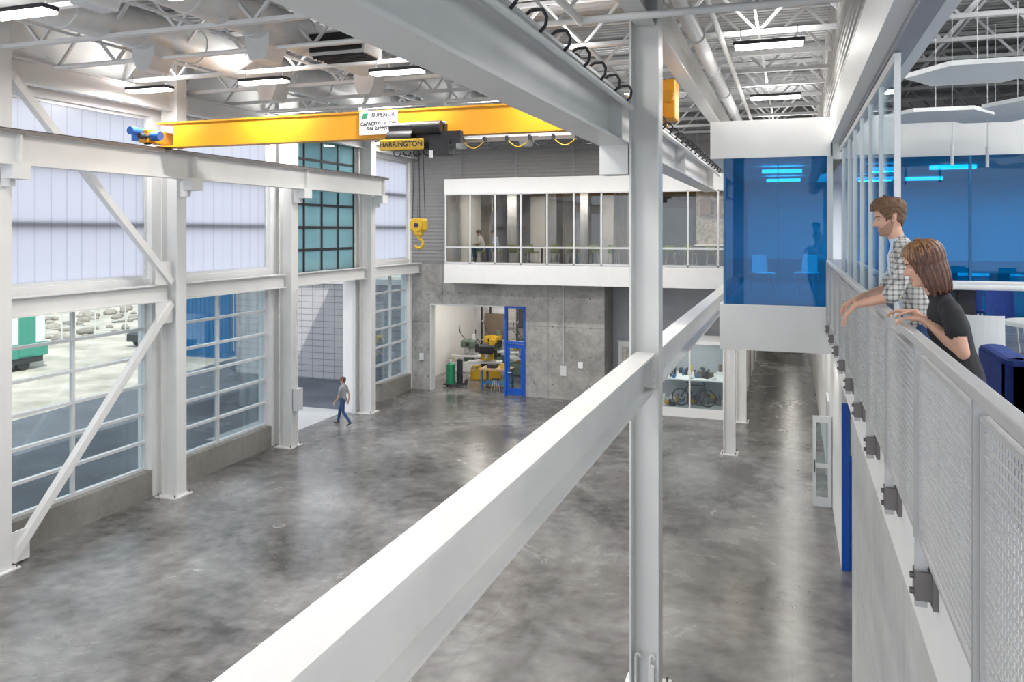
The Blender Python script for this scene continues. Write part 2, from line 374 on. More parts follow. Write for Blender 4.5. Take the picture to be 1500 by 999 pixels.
b.box(-6.2,-6,33.4,37.9,5.4,8.8,'mezfloor'); b.box(-5.9,-4.1,35.6,35.7,5.9,8.0,'glass'); b.box(-3.9,.5,35.2,35.3,5.4,8.8,'tile'); b.box(-3.9,.2,34.6,35.2,5.4,6.35,'dark'); b.box(-3.9,.2,34.55,35.2,6.35,6.4,'paper')
b.box(-2.6,-1.6,35.1,35.2,6.9,7.5,'silver')
for i in range(6): b.box(-3.7+i*.6,-3.25+i*.6,34.9,35.2,7.7,8.3,'brown')
b.done()
def stool():
    b=MB('bar_stool')
    for sx in (-1,1):
        for sy in (-1,1): b.cyl((sx*.2,sy*.2,0),(sx*.15,sy*.15,.66),.014,'silver',n=6)
    b.rbox(-.2,.2,-.2,.2,.66,.71,'lime',.02); 
    b.prism([(-.19,.17,.71),(.19,.17,.71),(.17,.24,1.02),(-.17,.24,1.02)],(0,.025,0),'lime')
    b.beam((-.19,-.19,.25),(.19,-.19,.25),.02,.02,'silver'); b.beam((-.19,.19,.25),(.19,.19,.25),.02,.02,'silver')
    return b.mesh()
ms=stool()
for i,x in enumerate([-11.2,-10.4,-9.4,-8.6,-7.7,-6.9,-5.4,-4.6,-3.8,-3.0,-2.2]): inst('bar_stool',ms,(x,32.4,5.401),math.pi+random.uniform(-.4,.4))
b=MB('counter_table')
b.box(-13,-2,31.55,32.05,6.30,6.34,'paper')
x=-12.8
while x<-2: b.box(x-.03,x+.03,31.75,31.81,5.401,6.3,'dark'); x+=1.5
b.done()
b=MB('wall_shop')
b.box(-16.35,-16.2,32.3,40,0,4.78,'white'); b.box(-16.2,-7.35,40,40.15,0,4.78,'white'); b.box(-7.4,-7.35,33.6,40,0,4.78,'white')
b.box(-16.2,-7.35,32.3,40,4.6,4.78,'ceil'); b.done()
b=MB('door_2')
X0,X1,Y=-11.5,-10.6,31.97
for x in (X0,X1-.07): b.box(x,x+.07,Y-.05,Y+.2,0,3.8,'blue')
b.box(X0,X1,Y-.04,Y+.2,3.72,3.8,'blue'); b.box(X0,X1,Y-.04,Y+.2,2.22,2.32,'blue')
b.box(X0+.08,X0+.2,Y,Y+.05,.03,2.2,'blue'); b.box(X1-.2,X1-.08,Y,Y+.05,.03,2.2,'blue'); b.box(X0+.2,X1-.2,Y,Y+.05,.03,.33,'blue'); b.box(X0+.2,X1-.2,Y,Y+.05,2.03,2.2,'blue')
b.box(X0+.2,X1-.2,Y+.02,Y+.03,.33,2.03,'glass'); b.box(X0+.07,X1-.07,Y+.05,Y+.06,2.3,3.72,'mezglass'); b.cyl((X0+.14,Y-.04,1.0),(X0+.3,Y-.04,1.0),.015,'silver'); b.done()
b=MB('trim_1'); 
b.box(-14.99,-14.92,31.96,32.32,0,3.8,'silver'); b.box(-14.92,-11.5,31.96,32.32,3.74,3.8,'silver'); b.done()

def machine(name,body,accent):
    b=MB(name)
    b.rbox(-.7,.7,-.45,.45,0,.55,body,.05); b.rbox(-.25,.35,-.1,.45,.55,1.5,body,.05); b.rbox(-.3,.4,-.55,.3,1.25,1.6,accent,.05)
    b.cyl((.05,-.35,1.3),(.05,-.35,1.0),.09,'silver'); b.box(-.8,.8,-.5,.1,.78,.86,'silver'); b.box(-.2,.3,-.3,0,.55,.78,accent)
    b.torus((-.6,-.5,.6),.13,.014,'silver'); b.cyl((.3,0,1.6),(.3,0,1.85),.13,body); b.box(.4,.55,-.4,-.1,1.0,1.4,'dark')
    b.tube([(-.2,.3,1.5),(-.5,.3,1.9),(-.5,.1,2.3)],.02,'dark',n=6); b.cyl((.05,-.56,1.42),(.05,-.62,1.42),.09,'black')
    return b.mesh()
m1=machine('milling_machine','yellow','dark'); m2=machine('drill_press','mgreen','yellow'); m3=machine('lathe_machine','silver','mgreen')
for (nm,me,x,y,r) in (('milling_machine',m1,-13.7,35.4,.3),('drill_press',m2,-12.3,36.9,-.3),('lathe_machine',m3,-15.2,36.9,.2),('lathe_machine',m3,-12.9,38.7,.6),('drill_press',m2,-14.6,38.7,0),('lathe_machine',m3,-10.6,36.3,0),('drill_press',m2,-10.9,34.9,.8)): inst(nm,me,(x,y,0),r)
b=MB('welding_cart'); b.cyl((-14.5,33.1,.12),(-14.5,33.1,.95),.2,'green'); b.ell((-14.5,33.1,.95),(.2,.2,.12),'green'); b.cyl((-14.5,33.1,1.02),(-14.5,33.1,1.2),.05,'silver'); b.cyl((-14.1,33.2,.12),(-14.1,33.2,1.15),.13,'dark'); b.ell((-14.1,33.2,1.15),(.13,.13,.1),'dark')
b.box(-14.8,-13.9,32.9,33.45,.08,.12,'dark'); b.torus((-14.8,33.4,.16),.12,.03,'black','x'); b.torus((-13.88,33.4,.16),.12,.03,'black','x'); b.beam((-14.6,33.5,.1),(-14.6,33.6,1.3),.04,.04,'yellow'); b.done()
b=MB('workbench'); b.box(-13.1,-11.7,33.0,33.9,.82,.9,'wood')
for x in (-13.0,-11.8):
    for y in (33.08,33.8): b.box(x-.04,x+.04,y-.04,y+.04,0,.82,'contblue')
b.box(-13.0,-11.8,33.1,33.8,.2,.24,'contblue'); b.box(-12.8,-12.4,33.2,33.6,.9,1.05,'dark'); b.box(-12.2,-12,33.3,33.5,.9,1.1,'yellow'); b.done()
b=MB('pipe_rack'); 
for x in (-15.6,-15.1,-13.6,-12.8,-11.9): b.cyl((x,39.7,0),(x,39.7,3.6),.05,'dark')
for z in (1.2,2.2,3.2): b.cyl((-15.7,39.7,z),(-11.6,39.7,z),.05,'silver')
b.box(-15.4,-14.3,39.6,39.9,1.4,2.6,'brown'); b.box(-13.5,-12.9,39.6,39.9,1.9,2.9,'dark')
b.done()
b=MB('shop_stool'); b.cyl((-12.2,32.7,.52),(-12.2,32.7,.56),.17,'dark')
for a in range(4): b.cyl((-12.2+.2*math.cos(a*1.57),32.7+.2*math.sin(a*1.57),0),(-12.2+.1*math.cos(a*1.57),32.7+.1*math.sin(a*1.57),.52),.012,'silver',n=6)
b.done()

b=MB('display_case')
X0,X1,Y0,Y1=-4.85,-2.35,30.5,32.4
b.box(X0,X1,Y0,Y1,0,.35,'white'); b.box(X0,X1,Y0,Y1,2.75,2.87,'white'); b.box(X0,X1,Y1-.05,Y1,.35,2.75,'grey')
for x in (X0,X0+1.2,X1-.06): b.box(x,x+.06,Y0,Y0+.06,.35,2.75,'white')
b.box(X1-.06,X1,Y1-.1,Y1,.35,2.75,'white'); b.box(X0+.06,X1-.06,Y0+.1,Y1-.05,1.35,1.40,'white')
b.box(X0,X1,Y0+.02,Y0+.03,.35,2.75,'glass')
random.seed(3)
for sh in (.35,1.40):
    for i in range(32):
        x=X0+.2+(i%16)*.135; y=random.uniform(Y0+.25,Y1-.35); w=random.uniform(.05,.12); h=random.uniform(.1,.42)
        mm_=random.choice(['dark','black','yellow','contblue','bracket','dark','brown','paper'])
        if i%3==0: b.cyl((x,y,sh),(x,y,sh+h),w*.6,mm_)
        elif i%3==1: b.rbox(x-w,x+w*.8,y-w,y+w,sh,sh+h,mm_,.015)
        else: b.ell((x,y,sh+h*.4),(w,w,h*.4),mm_)
o=b.done()
lampat(o,(-3.6,31.4,2.7),2.0,.6,28,(1,.97,.92))  # lamp added under the case top to brighten the contents
b=MB('bicycle')
for x in (-.5,.5): 
    b.torus((x,0,.33),.31,.022,'black')
    for k in range(8): 
        t=k*math.pi/8; b.cyl((x-.3*math.cos(t),0,.33-.3*math.sin(t)),(x+.3*math.cos(t),0,.33+.3*math.sin(t)),.003,'silver',n=4)
for p,q in (((-.5,0,.33),(-.05,0,.33)),((-.05,0,.33),(-.2,0,.85)),((-.2,0,.8),(.38,0,.82)),((-.05,0,.33),(.4,0,.75)),((-.5,0,.33),(-.2,0,.8)),((.5,0,.33),(.36,0,.95))): b.cyl(p,q,.022,'dark',n=8)
b.ell((-.2,0,.9),(.13,.06,.03),'black'); b.cyl((.36,-.25,.97),(.36,.25,.97),.014,'black'); b.done(loc=(-3.5,30.85,.352))
b=MB('whiteboard'); b.box(-6.95,-5.9,33.52,33.59,1.2,2.3,'paper'); b.box(-7.0,-5.85,33.5,33.53,1.15,1.2,'silver'); b.box(-7,-5.85,33.5,33.53,2.3,2.35,'silver'); b.box(-6.8,-6.1,33.51,33.52,1.5,2.1,'tile'); b.done()

# ---------------------------------------------------------------- columns & steel
def base(b,x,y,s=.36):
    b.box(x-s,x+s,y-s,y+s,0,.03,'steel')
    for sx in (-1,1):
        for sy in (-1,1): b.cyl((x+sx*(s-.06),y+sy*(s-.06),.03),(x+sx*(s-.06),y+sy*(s-.06),.1),.018,'bracket',n=6)
for y in COLY:
    b=MB('steel_column'); b.ib((-15.45,y,.03),(-15.45,y,DECK-.1),.36,.50,'steel',tf=.03,tw=.02,up=(1,0,0)); base(b,-15.45,y,.33)
    b.done()
FX,FY=-2.1,12.2
b=MB('steel_column'); b.ib((FX,FY,.03),(FX,FY,DECK-.1),.40,.44,'steel',tf=.03,tw=.02,up=(1,0,0)); base(b,FX,FY,.34)
for dx in (-.14,0.08): 
    b.cyl((FX+dx,FY-.12,0),(FX+dx,FY-.12,.55),.025,'steel')
    b.torus((FX+dx+.04,FY-.12,.55),.04,.025,'steel',a0=0,a1=math.pi)
b.box(FX+.1,FX+.16,FY-.26,FY-.2,.03,.5,'steel')
b.done()
for (x,y) in ((-1.85,26.0),(-1.75,30.5),):
    b=MB('steel_column'); b.ib((x,y,.03),(x,y,4.76),.3,.36,'steel',up=(1,0,0)); base(b,x,y,.26); b.done()
b=MB('steel_column'); b.ib((FX,-3.5,.03),(FX,-3.5,DECK-.1),.40,.44,'steel',up=(1,0,0)); b.done()
b=MB('steel_beam'); b.ib((-2.06,-4.5,4.90),(-2.06,11.97,4.90),.30,.56,'steel',tf=.035)
b.ib((-2.06,12.43,4.90),(-2.06,30.9,4.90),.30,.56,'steel',tf=.035)
b.box(-2.05,-1.93,11.75,11.985,4.70,5.10,'steel')
for z in (4.76,4.85,4.94,5.03):
    for y in (11.82,11.92): b.cyl((-1.935,y,z),(-1.915,y,z),.018,'steel',n=6)
b.done()
b=MB('girt_beam')
for y0,y1 in [(-5,6.7)]+[(COLY[i]+.19,COLY[i+1]-.19) for i in range(4)]+[(27.5,31.9)]:
    b.ib((-15.5,y0,5.38),(-15.5,y1,5.38),.26,.44,'steel')
b.done()
b=MB('brace_beam')
def hss(p,q): b.beam(p,q,.17,.17,'steel')
hss((-15.35,12.2,10.3),(-15.35,16.82,5.65)); hss((-15.35,16.82,5.1),(-15.35,12.25,.12))
b.box(-15.37,-15.33,16.3,16.86,5.6,6.2,'steel'); b.box(-15.37,-15.33,16.3,16.86,4.6,5.15,'steel'); b.box(-15.37,-15.33,12.2,12.7,.05,.7,'steel'); b.done()
XL=-14.85
b=MB('crane_runway')
b.ib((XL,-4.5,8.66),(XL,27.5,8.66),.32,.66,'steel',tf=.035); b.beam((XL,-4.5,9.03),(XL,27.5,9.03),.07,.08,'dark')
for y in COLY: 
    b.box(XL-.16,XL+.16,y-.2,y+.2,8.05,8.33,'steel'); b.box(-15.19,XL-.1,y-.06,y+.06,7.9,8.3,'steel'); b.box(XL+.01,XL+.15,y-.02,y+.02,8.37,8.95,'steel')
b.beam((XL+.2,-4.5,8.99),(XL+.2,27.5,8.99),.04,.07,'bracket')
b.done()
XR=-2.56
b=MB('crane_runway')
b.ib((XR,-4.5,8.66),(XR,27.5,8.66),.44,.72,'steel',tf=.04,tw=.03); b.beam((XR,-4.5,9.06),(XR,27.5,9.06),.07,.08,'dark')
b.box(XR-.22,XR+.22,12.0,12.4,7.86,8.3,'steel')
for y in (1.5,11.6,19,26): b.box(XR+.015,XR+.21,y-.015,y+.015,8.34,8.98,'steel')
y=3.0
while y<27.4:
    if abs(y-12.2)>.35:
        b.tube([(XR+.12,y,9.03),(XR+.22,y,9.10),(XR+.33,y,9.10),(XR+.37,y,9.03),(XR+.36,y,8.94),(XR+.30,y,8.88)],.018,'dark',n=6)
    y+=.85
for y0,y1 in ((-4.5,11.9),(12.5,27.5)): b.cyl((XR+.29,y0,8.84),(XR+.29,y1,8.84),.04,'white')
b.done()
# ---------------------------------------------------------------- overhead crane
cr=empty('overhead_crane',(0,0,0))
YB=16.0
b=MB('bridge_girder')
b.box(-14.9,-2.5,YB-.17,YB+.17,9.64,9.68,'orange'); b.box(-14.9,-2.5,YB-.17,YB+.17,9.06,9.10,'orange'); b.box(-14.4,-2.6,YB-.14,YB-.12,9.10,9.64,'orange'); b.box(-14.4,-2.6,YB+.12,YB+.14,9.10,9.64,'orange')
b.done(cr)
b=MB('end_truck')
for x in (XL,XR):
    b.rbox(x-.14,x+.14,YB-.65,YB+.75,9.14,9.45,'orange',.02)
    for y in (-.5,.6): b.cyl((x-.06,YB+y,9.2),(x+.06,YB+y,9.2),.1,'dark')
b.cyl((XL+.14,YB-.5,9.3),(XL+.4,YB-.5,9.3),.11,'motor'); b.box(XL-.4,XL-.14,YB-.6,YB-.35,9.2,9.45,'motor'); b.cyl((XL-.1,YB-.6,9.40),(XL-.1,YB-.95,9.40),.10,'motor'); b.cyl((XL+.08,YB-.6,9.28),(XL+.08,YB-.85,9.28),.07,'dark')
b.rbox(XR-.2,XR+.42,YB-.3,YB+.3,9.18,9.95,'orange',.02); b.cyl((XR+.3,YB-.32,9.6),(XR+.3,YB-.5,9.6),.12,'orange')
b.done(cr)
b=MB('sign_plate'); b.box(-9.15,-8.2,YB-.2,YB-.175,9.14,9.66,'paper'); b.done(cr)
def text(s,loc,size,m,parent,name,rot=(math.pi/2,0,0)):
    c=bpy.data.curves.new(name,'FONT'); c.body=s; c.size=size; c.align_x='CENTER'; c.align_y='CENTER'; c.extrude=.002; c.offset=.003
    c.materials.append(M[m]); o=bpy.data.objects.new(name,c); COL.objects.link(o); o.location=loc; o.rotation_euler=rot; o.parent=parent
text('SUPERIOR',(-8.55,YB-.205,9.57),.13,'black',cr,'sign_text'); text('CAPACITY 10-TON\nS.N. 2388016',(-8.675,YB-.205,9.33),.105,'black',cr,'capacity_text')
b=MB('sign_logo'); b.prism([(-9.1,YB-.202,9.5),(-8.97,YB-.202,9.5),(-8.92,YB-.202,9.62),(-9.05,YB-.202,9.62)],(0,-.003,0),'green'); b.done(cr)
b=MB('hoist_trolley'); 
HX=-7.75
b.box(HX-.55,HX+.75,YB-.42,YB-.2,8.75,9.3,'dark'); b.box(HX-.6,HX+.6,YB+.2,YB+.42,8.85,9.3,'dark')
b.cyl((HX-.5,YB-.5,8.98),(HX+.1,YB-.5,8.98),.17,'dark'); b.rbox(HX-.62,HX+.42,YB-.72,YB-.66,8.72,8.95,'yellow',.02)
b.cyl((HX+.1,YB-.5,9.2),(HX+.75,YB-.5,9.2),.14,'dark'); b.box(HX+.5,HX+.95,YB-.6,YB-.2,8.62,8.95,'dark'); b.cyl((HX-.65,YB-.4,9.3),(HX+.8,YB-.4,9.3),.035,'silver')
b.box(HX-.3,HX+.3,YB-.45,YB+.45,8.8,8.98,'dark')
for x in (-.4,.4):
    for y in (-.17,.17): b.cyl((HX+x,YB+y-.02,9.16),(HX+x,YB+y+.02,9.16),.09,'silver')
b.cyl((HX+.55,YB-.6,8.7),(HX+.55,YB-.6,8.55),.05,'silver'); b.box(HX+.75,HX+1.2,YB-.55,YB-.4,8.85,9.1,'dark')
for k in range(5): b.torus((HX-.4+k*.24,YB-.3,8.72),.09,.012,'black',a0=math.pi,a1=2*math.pi,n=8)
b.done(cr)
text('HARRINGTON',(HX-.1,YB-.725,8.835),.155,'black',cr,'hoist_text')
b=MB('hook_block'); hx=HX+.02; hy=YB-.1
for dx,dy in ((-.13,-.05),(-.05,.05),(.05,-.05),(.13,.05)): b.cyl((hx+dx,hy+dy,7.2),(hx+dx*.6,hy+dy,8.8),.008,'dark',n=6)
b.rbox(hx-.19,hx+.19,hy-.1,hy+.1,6.98,7.27,'yellow',.05); b.cyl((hx,hy-.13,7.12),(hx,hy+.13,7.12),.14,'yellow'); b.cyl((hx,hy-.15,7.12),(hx,hy+.15,7.12),.05,'dark'); b.rbox(hx-.1,hx+.1,hy-.08,hy+.08,6.9,7.0,'yellow',.02)
b.cyl((hx,hy,6.92),(hx,hy,6.84),.04,'yellow'); b.torus((hx,hy,6.72),.10,.033,'yellow',a0=math.pi*.5,a1=-math.pi*.85,n=16)
b.done(cr)
b=MB('festoon_cable')
b.beam((-7.0,YB-.3,8.98),(-2.9,YB-.3,8.98),.04,.05,'silver'); b.beam((-7.0,YB+.45,9.0),(-2.9,YB+.45,9.0),.05,.08,'silver')
x=-6.6
while x<-3.1:
    b.box(x-.03,x+.03,YB-.34,YB-.26,8.88,8.98,'dark')
    pts=[(x+.5*t/8,YB-.3,8.9-.16*math.sin(math.pi*t/8)) for t in range(9)]; b.tube(pts,.011,'yellow' if int(x*2)%2 else 'black',n=5); x+=.5
b.done(cr)

# ---------------------------------------------------------------- roof joists, ducts
b=MB('roof_joist')
ZB,ZT=10.75,11.68
y=-3.2
while y<31.5:
    b.beam((-15.9,y,ZB),(8.85,y,ZB),.13,.08,'roofsteel'); b.beam((-15.9,y,ZT),(8.85,y,ZT),.12,.08,'roofsteel')
    x=-15.9; up=True
    while x<8:
        p=(x,y,ZB if up else ZT); q=(x+.85,y,ZT if up else ZB); b.beam(p,q,.055,.055,'roofsteel'); x+=.85; up=not up
    y+=1.9
for x in (-13.2,-10.4,-7.6,-4.8,-.6,3,6):
    b.beam((x,-3.5,ZB+.06),(x,31.8,ZB+.06),.05,.05,'roofsteel')
b.done()
b=MB('roof_girder'); b.ib((FX,-4.5,10.42),(FX,31.8,10.42),.3,.6,'steel'); b.ib((-15.6,-4.5,10.42),(-15.6,31.8,10.42),.25,.5,'steel'); b.done()
b=MB('air_duct')
for dxx,r in ((-12.6,.40),(-9.8,.38),(-6.4,.36)):
    b.cyl((dxx,-3.5,11.12),(dxx,31,11.12),r,'duct',n=24)
    y=-2.5
    while y<31: b.cyl((dxx,y-.03,11.12),(dxx,y+.03,11.12),r+.02,'duct',n=24); y+=1.7
    y=1.0
    while y<30:
        b.prism([(dxx-.28,y-.28,10.95),(dxx+.28,y-.28,10.95),(dxx+.28,y-.28,10.6),(dxx+.16,y-.28,10.32),(dxx-.16,y-.28,10.32),(dxx-.28,y-.28,10.6)],(0,.56,0),'duct'); y+=4.1
b.done()
b=MB('round_duct'); b.cyl((-1.55,4,10.35),(-1.55,31.8,10.35),.13,'duct',n=16); b.cyl((-1.25,4,10.6),(-1.25,31.8,10.6),.05,'white')
y=5
while y<31: b.cyl((-1.55,y-.04,10.35),(-1.55,y+.04,10.35),.16,'duct',n=16); y+=3
b.done()
b=MB('sprinkler_pipe'); b.cyl((-2.9,11.3,10.05),(.6,11.3,10.05),.055,'white'); b.cyl((-2.9,11.3,10.05),(-2.9,-3,10.05),.055,'white'); b.ell((-2.9,11.3,10.05),(.075,.075,.075),'white')
b.cyl((-15.3,20.3,10.6),(-2.4,20.3,10.6),.04,'white'); b.cyl((-15.3,13.3,10.6),(-3.2,13.3,10.6),.04,'white'); b.done()
b=MB('hvac_louver'); b.box(-9.45,-8.15,14.25,15.0,10.62,11.1,'duct'); b.box(-9.4,-8.2,14.2,14.25,10.68,11.05,'black'); b.box(-9.4,-8.2,14.3,14.95,10.60,10.62,'black')
for i in range(5): b.box(-9.4,-8.2,14.35+i*.13,14.38+i*.13,10.57,10.60,'dark')
b.done()

def fixture(x,y,z,w,up=.3):
    b=MB('high_bay_light'); L=1.25
    b.rbox(x-L/2,x+L/2,y-.16,y+.16,z+.02,z+.09,'dark',.02); b.box(x-L/2+.03,x+L/2-.03,y-.14,y-.01,z-.03,z+.02,'lamp'); b.box(x-L/2+.03,x+L/2-.03,y+.01,y+.14,z-.03,z+.02,'lamp')
    for dx in (-.5,.5): b.cyl((x+dx,y,z+.09),(x+dx,y,10.75),.006,'dark',n=4)
    o=b.done()
    lampat(o,(x,y,z-.035),L-.1,.24,w,(1,.97,.93))
    u=lampat(o,(x,y,z+.11),L-.1,.12,w*up,(1,.97,.93)); u.rotation_euler=(math.pi,0,0)  # upward lamp added to brighten the ceiling
for y in (3.2,9.3,15.4,21.5,27.6):
    for x in (-14.7,-11.4,-8.0,-4.6,-.4):
        if x==-.4 and y<10: continue
        fixture(x,y,10.4,125 if x<-10 else 105)
for y in (3.2,9.0):
    for x in (4.2,7.2): fixture(x,y,10.3,120,.5)
for y in (5.5,9.5,13.3): fixture(7.3,y,7.9,50,4.0)  # out-of-view fixtures added to throw light up onto the acoustic clouds

# ---------------------------------------------------------------- right wing
b=MB('wall_right')
b.box(.86,1.15,-5,13.15,0,4.77,'cwallr'); b.box(1.15,2.2,13.0,13.15,0,4.77,'white'); b.box(2.2,2.35,13.15,17.9,0,4.77,'white')
b.box(.97,2.2,17.8,17.9,3.45,4.77,'white'); b.box(.97,1.15,17.9,60,0,4.77,'white')
b.box(8.9,9.1,-5,60,0,5.9,'white'); b.box(8.9,9.1,-5,60,8.9,DECK,'white'); b.box(8.9,9.1,15.5,60,5.9,8.9,'white')
b.done()
b=MB('window_30')  # unseen window, added to let daylight reach the cloud undersides
b.box(8.98,9.0,-5,15.5,5.9,8.9,'glass')
y=-5
while y<15.6: b.box(8.95,9.05,y-.04,y+.04,5.9,8.9,'silver'); y+=2.05
b.done()
YX=15.6
b=MB('trim_fascia'); b.box(.68,1.15,-5,YX-.06,4.77,5.40,'white'); b.done()
b=MB('floor_upper'); b.box(1.15,8.9,-5,31,5.1,5.395,'carpet'); b.done()
b=MB('trim_header'); b.box(.66,1.1,-5,YX-.06,8.58,9.18,'white'); b.box(.80,.96,-5,YX-.06,8.52,8.58,'grey'); b.done()
b=corrug('wall_right_siding','y',-5,31.9,9.18,DECK,.80,-1); b.box(.83,.93,-5,31.9,9.18,DECK,'grey'); b.done()
b=MB('wall_corridor'); b.box(-1.95,-1.85,31.8,60,0,4.77,'white'); b.box(-1.85,.9,59,59.2,0,4.77,'brown'); b.box(-1.85,.9,38,59,3.9,4.1,'ceil')
for y in (34,38,42,46): b.box(-1.85,-1.8,y,y+1,0,2.2,'brown'); b.box(-1.84,-1.79,y-.06,y,0,2.26,'silver')
b.done()
for y,z in ((20,4.69),(24,4.69),(28,4.69),(34,4.7),(40,3.85),(46,3.85),(53,3.85)):  # far fixtures added to brighten the dark corridor
    b=MB('corridor_fill_light'); b.box(-.3,.3,y-.6,y+.6,z-.06,z,'lamp'); o=b.done()
    lampat(o,(0,y,z-.08),.5,1.1,16,(1,.95,.88))
b=MB('wall_blue_room')
b.box(-1.46,.66,YX-.05,31,8.36,9.06,'white'); b.box(-1.29,.9,YX-.05,30.9,4.77,5.62,'white')
b.box(.7,8.9,YX,YX+.15,8.30,9.05,'white'); b.box(.9,8.9,24,24.1,5.4,8.3,'white'); b.box(-1.2,.9,24,24.1,5.62,8.36,'white'); b.box(.7,8.9,YX+.15,31,9.05,9.12,'ceil'); b.box(.9,8.9,YX+.15,24,8.3,8.34,'ceil')
b.box(-1.18,.88,YX+.02,24,5.62,5.63,'carpet'); b.box(-1.18,.88,23.94,24,5.63,6.2,'grey'); b.box(.9,8.9,23.94,24,5.4,6.2,'grey')
b.done()
b=MB('window_13'); 
b.box(-1.20,.62,YX-.02,YX,5.62,8.36,'blueglass'); b.box(-1.22,-1.20,YX-.02,24,5.62,8.36,'blueglass'); b.box(.9,8.9,YX+.02,YX+.04,5.4,8.30,'blueglass')
b.box(-.25,-.235,YX-.03,YX-.015,5.62,8.36,'contblue'); b.box(-1.22,-1.18,YX-.03,YX+.02,5.62,8.36,'contblue')
for x in (.95,2.9,4.8,6.8): b.box(x-.02,x+.02,YX,YX+.06,5.4,8.30,'contblue')
b.box(.60,.70,YX-.04,YX+.1,5.62,8.36,'silver')
b.done()
def clamp(name,x,y,z,e,col,L=1.0):
    b=MB(name); b.box(x-L/2,x+L/2,y-.1,y+.1,z-.07,z,'lamp'); o=b.done(); lampat(o,(x,y,z-.09),L-.1,.2,e,col)
for (x,y) in ((-.2,17.8),(-.2,21),(3,17.8),(6,18),(3,21.5),(6,21.5)): clamp('ceiling_lamp',x,y,8.29,80,(.95,.97,1),.8)
for (x,y,w) in ((-12,33.5,70),(-8.5,33.5,70),(-5,33.5,90),(-2,33.5,90)): clamp('ceiling_lamp',x,y,8.79,w,(1,.93,.82))
for (x,y) in ((-14,35),(-11.5,35),(-13,38)): clamp('shop_light',x,y,4.59,70,(1,.94,.86))
b=MB('window_14'); X=.84
for y in (7.45,8.7,9.85,11.0,12.2,13.4,14.8): b.box(X-.025,X+.025,y-.025,y+.025,5.40,8.5,'silver')
b.box(X-.03,X+.03,7.45,YX-.06,5.40,5.48,'silver'); b.box(X-.03,X+.03,7.45,YX-.06,8.42,8.5,'silver'); b.box(X-.005,X+.005,7.45,YX-.06,5.45,8.45,'glass')
b.done()
b=MB('door_3'); Y=17.8
b.box(.97,1.12,Y,Y+.1,0,3.45,'blue'); b.box(2.08,2.2,Y,Y+.1,0,3.45,'blue'); b.box(1.12,2.08,Y,Y+.1,3.35,3.45,'blue'); b.box(1.12,2.08,Y,Y+.1,2.25,2.35,'blue')
b.box(1.13,1.26,Y+.02,Y+.07,.02,2.24,'blue'); b.box(1.95,2.07,Y+.02,Y+.07,.02,2.24,'blue'); b.box(1.26,1.95,Y+.02,Y+.07,.02,.3,'blue'); b.box(1.26,1.95,Y+.02,Y+.07,2.1,2.24,'blue')
b.box(1.26,1.95,Y+.04,Y+.05,.3,2.1,'glass'); b.box(1.12,2.08,Y+.04,Y+.05,2.35,3.35,'glass'); b.done()
b=MB('door_4'); Y=21.7
b.box(.50,.58,Y,Y+.05,.02,2.3,'silver'); b.box(.86,.94,Y,Y+.05,.02,2.3,'silver'); b.box(.58,.86,Y,Y+.05,.02,.25,'silver'); b.box(.58,.86,Y,Y+.05,2.15,2.3,'silver'); b.box(.58,.86,Y,Y+.05,1.0,1.1,'silver')
b.box(.58,.86,Y+.02,Y+.03,.25,2.15,'glass'); b.cyl((.54,Y-.06,.9),(.54,Y-.06,1.2),.015,'dark'); b.box(.92,.97,Y+.06,Y+.14,0,2.35,'silver'); b.done()
b=MB('door_5')
b.box(.92,.97,23.4,23.5,0,2.35,'silver'); b.box(.92,.97,24.6,24.7,0,2.35,'silver'); b.box(.92,.97,23.5,24.6,2.25,2.35,'silver'); b.box(.94,.97,23.5,24.6,0,2.25,'grey'); b.done()
b=MB('electrical_conduit'); b.cyl((.83,10.2,0),(.83,10.2,.9),.02,'silver'); b.box(.80,.86,10.12,10.28,.9,1.1,'silver'); b.box(.81,.86,9.9,10.05,1.2,1.35,'paper'); b.done()
b=MB('electrical_box'); b.box(-15.17,-15.0,22.0,22.3,1.2,1.9,'silver'); b.cyl((-15.1,22.1,1.9),(-15.1,22.1,5.1),.02,'silver'); b.cyl((-15.1,22.1,0.04),(-15.1,22.1,1.2),.02,'silver'); b.done()

# ---------------------------------------------------------------- guard rail
rail=empty('balcony_railing'); RX=.61
b=MB('rail_frame')
b.rbox(RX-.03,RX+.03,-3,YX-.1,6.42,6.47,'railm',.008)
post=[3.08+1.38*i for i in range(-4,10)]
for y in post:
    b.box(RX-.028,RX+.028,y-.012,y+.012,5.12,6.42,'railm'); b.box(RX-.028,RX+.028,y+.03,y+.045,5.45,6.42,'railm')
    b.box(.655,.68,y-.07,y+.10,5.13,5.36,'bracket'); b.box(RX-.03,.66,y-.04,y+.06,5.16,5.3,'bracket')
    for z in (5.19,5.27): b.cyl((RX-.05,y+.01,z),(RX-.03,y+.01,z),.016,'bracket',n=6)
b.done(rail)
b=MB('mesh_infill'); zb,zt=5.47,6.36; sp=.036
for i in range(len(post)-1):
    y0,y1=post[i]+.05,post[i+1]-.02
    b.box(RX-.014,RX+.014,y0,y1,zb-.02,zb,'railm'); b.box(RX-.014,RX+.014,y0,y1,zt,zt+.02,'railm'); b.box(RX-.014,RX+.014,y0,y0+.018,zb,zt,'railm'); b.box(RX-.014,RX+.014,y1-.018,y1,zb,zt,'railm')
    n=int((y1-y0)/sp)
    for k in range(1,n): y=y0+(y1-y0)*k/n; b.box(RX-.001,RX+.005,y-.003,y+.003,zb,zt,'railm')
    n=int((zt-zb)/sp)
    for k in range(1,n): z=zb+(zt-zb)*k/n; b.box(RX-.006,RX,y0,y1,z-.003,z+.003,'railm')
b.done(rail)

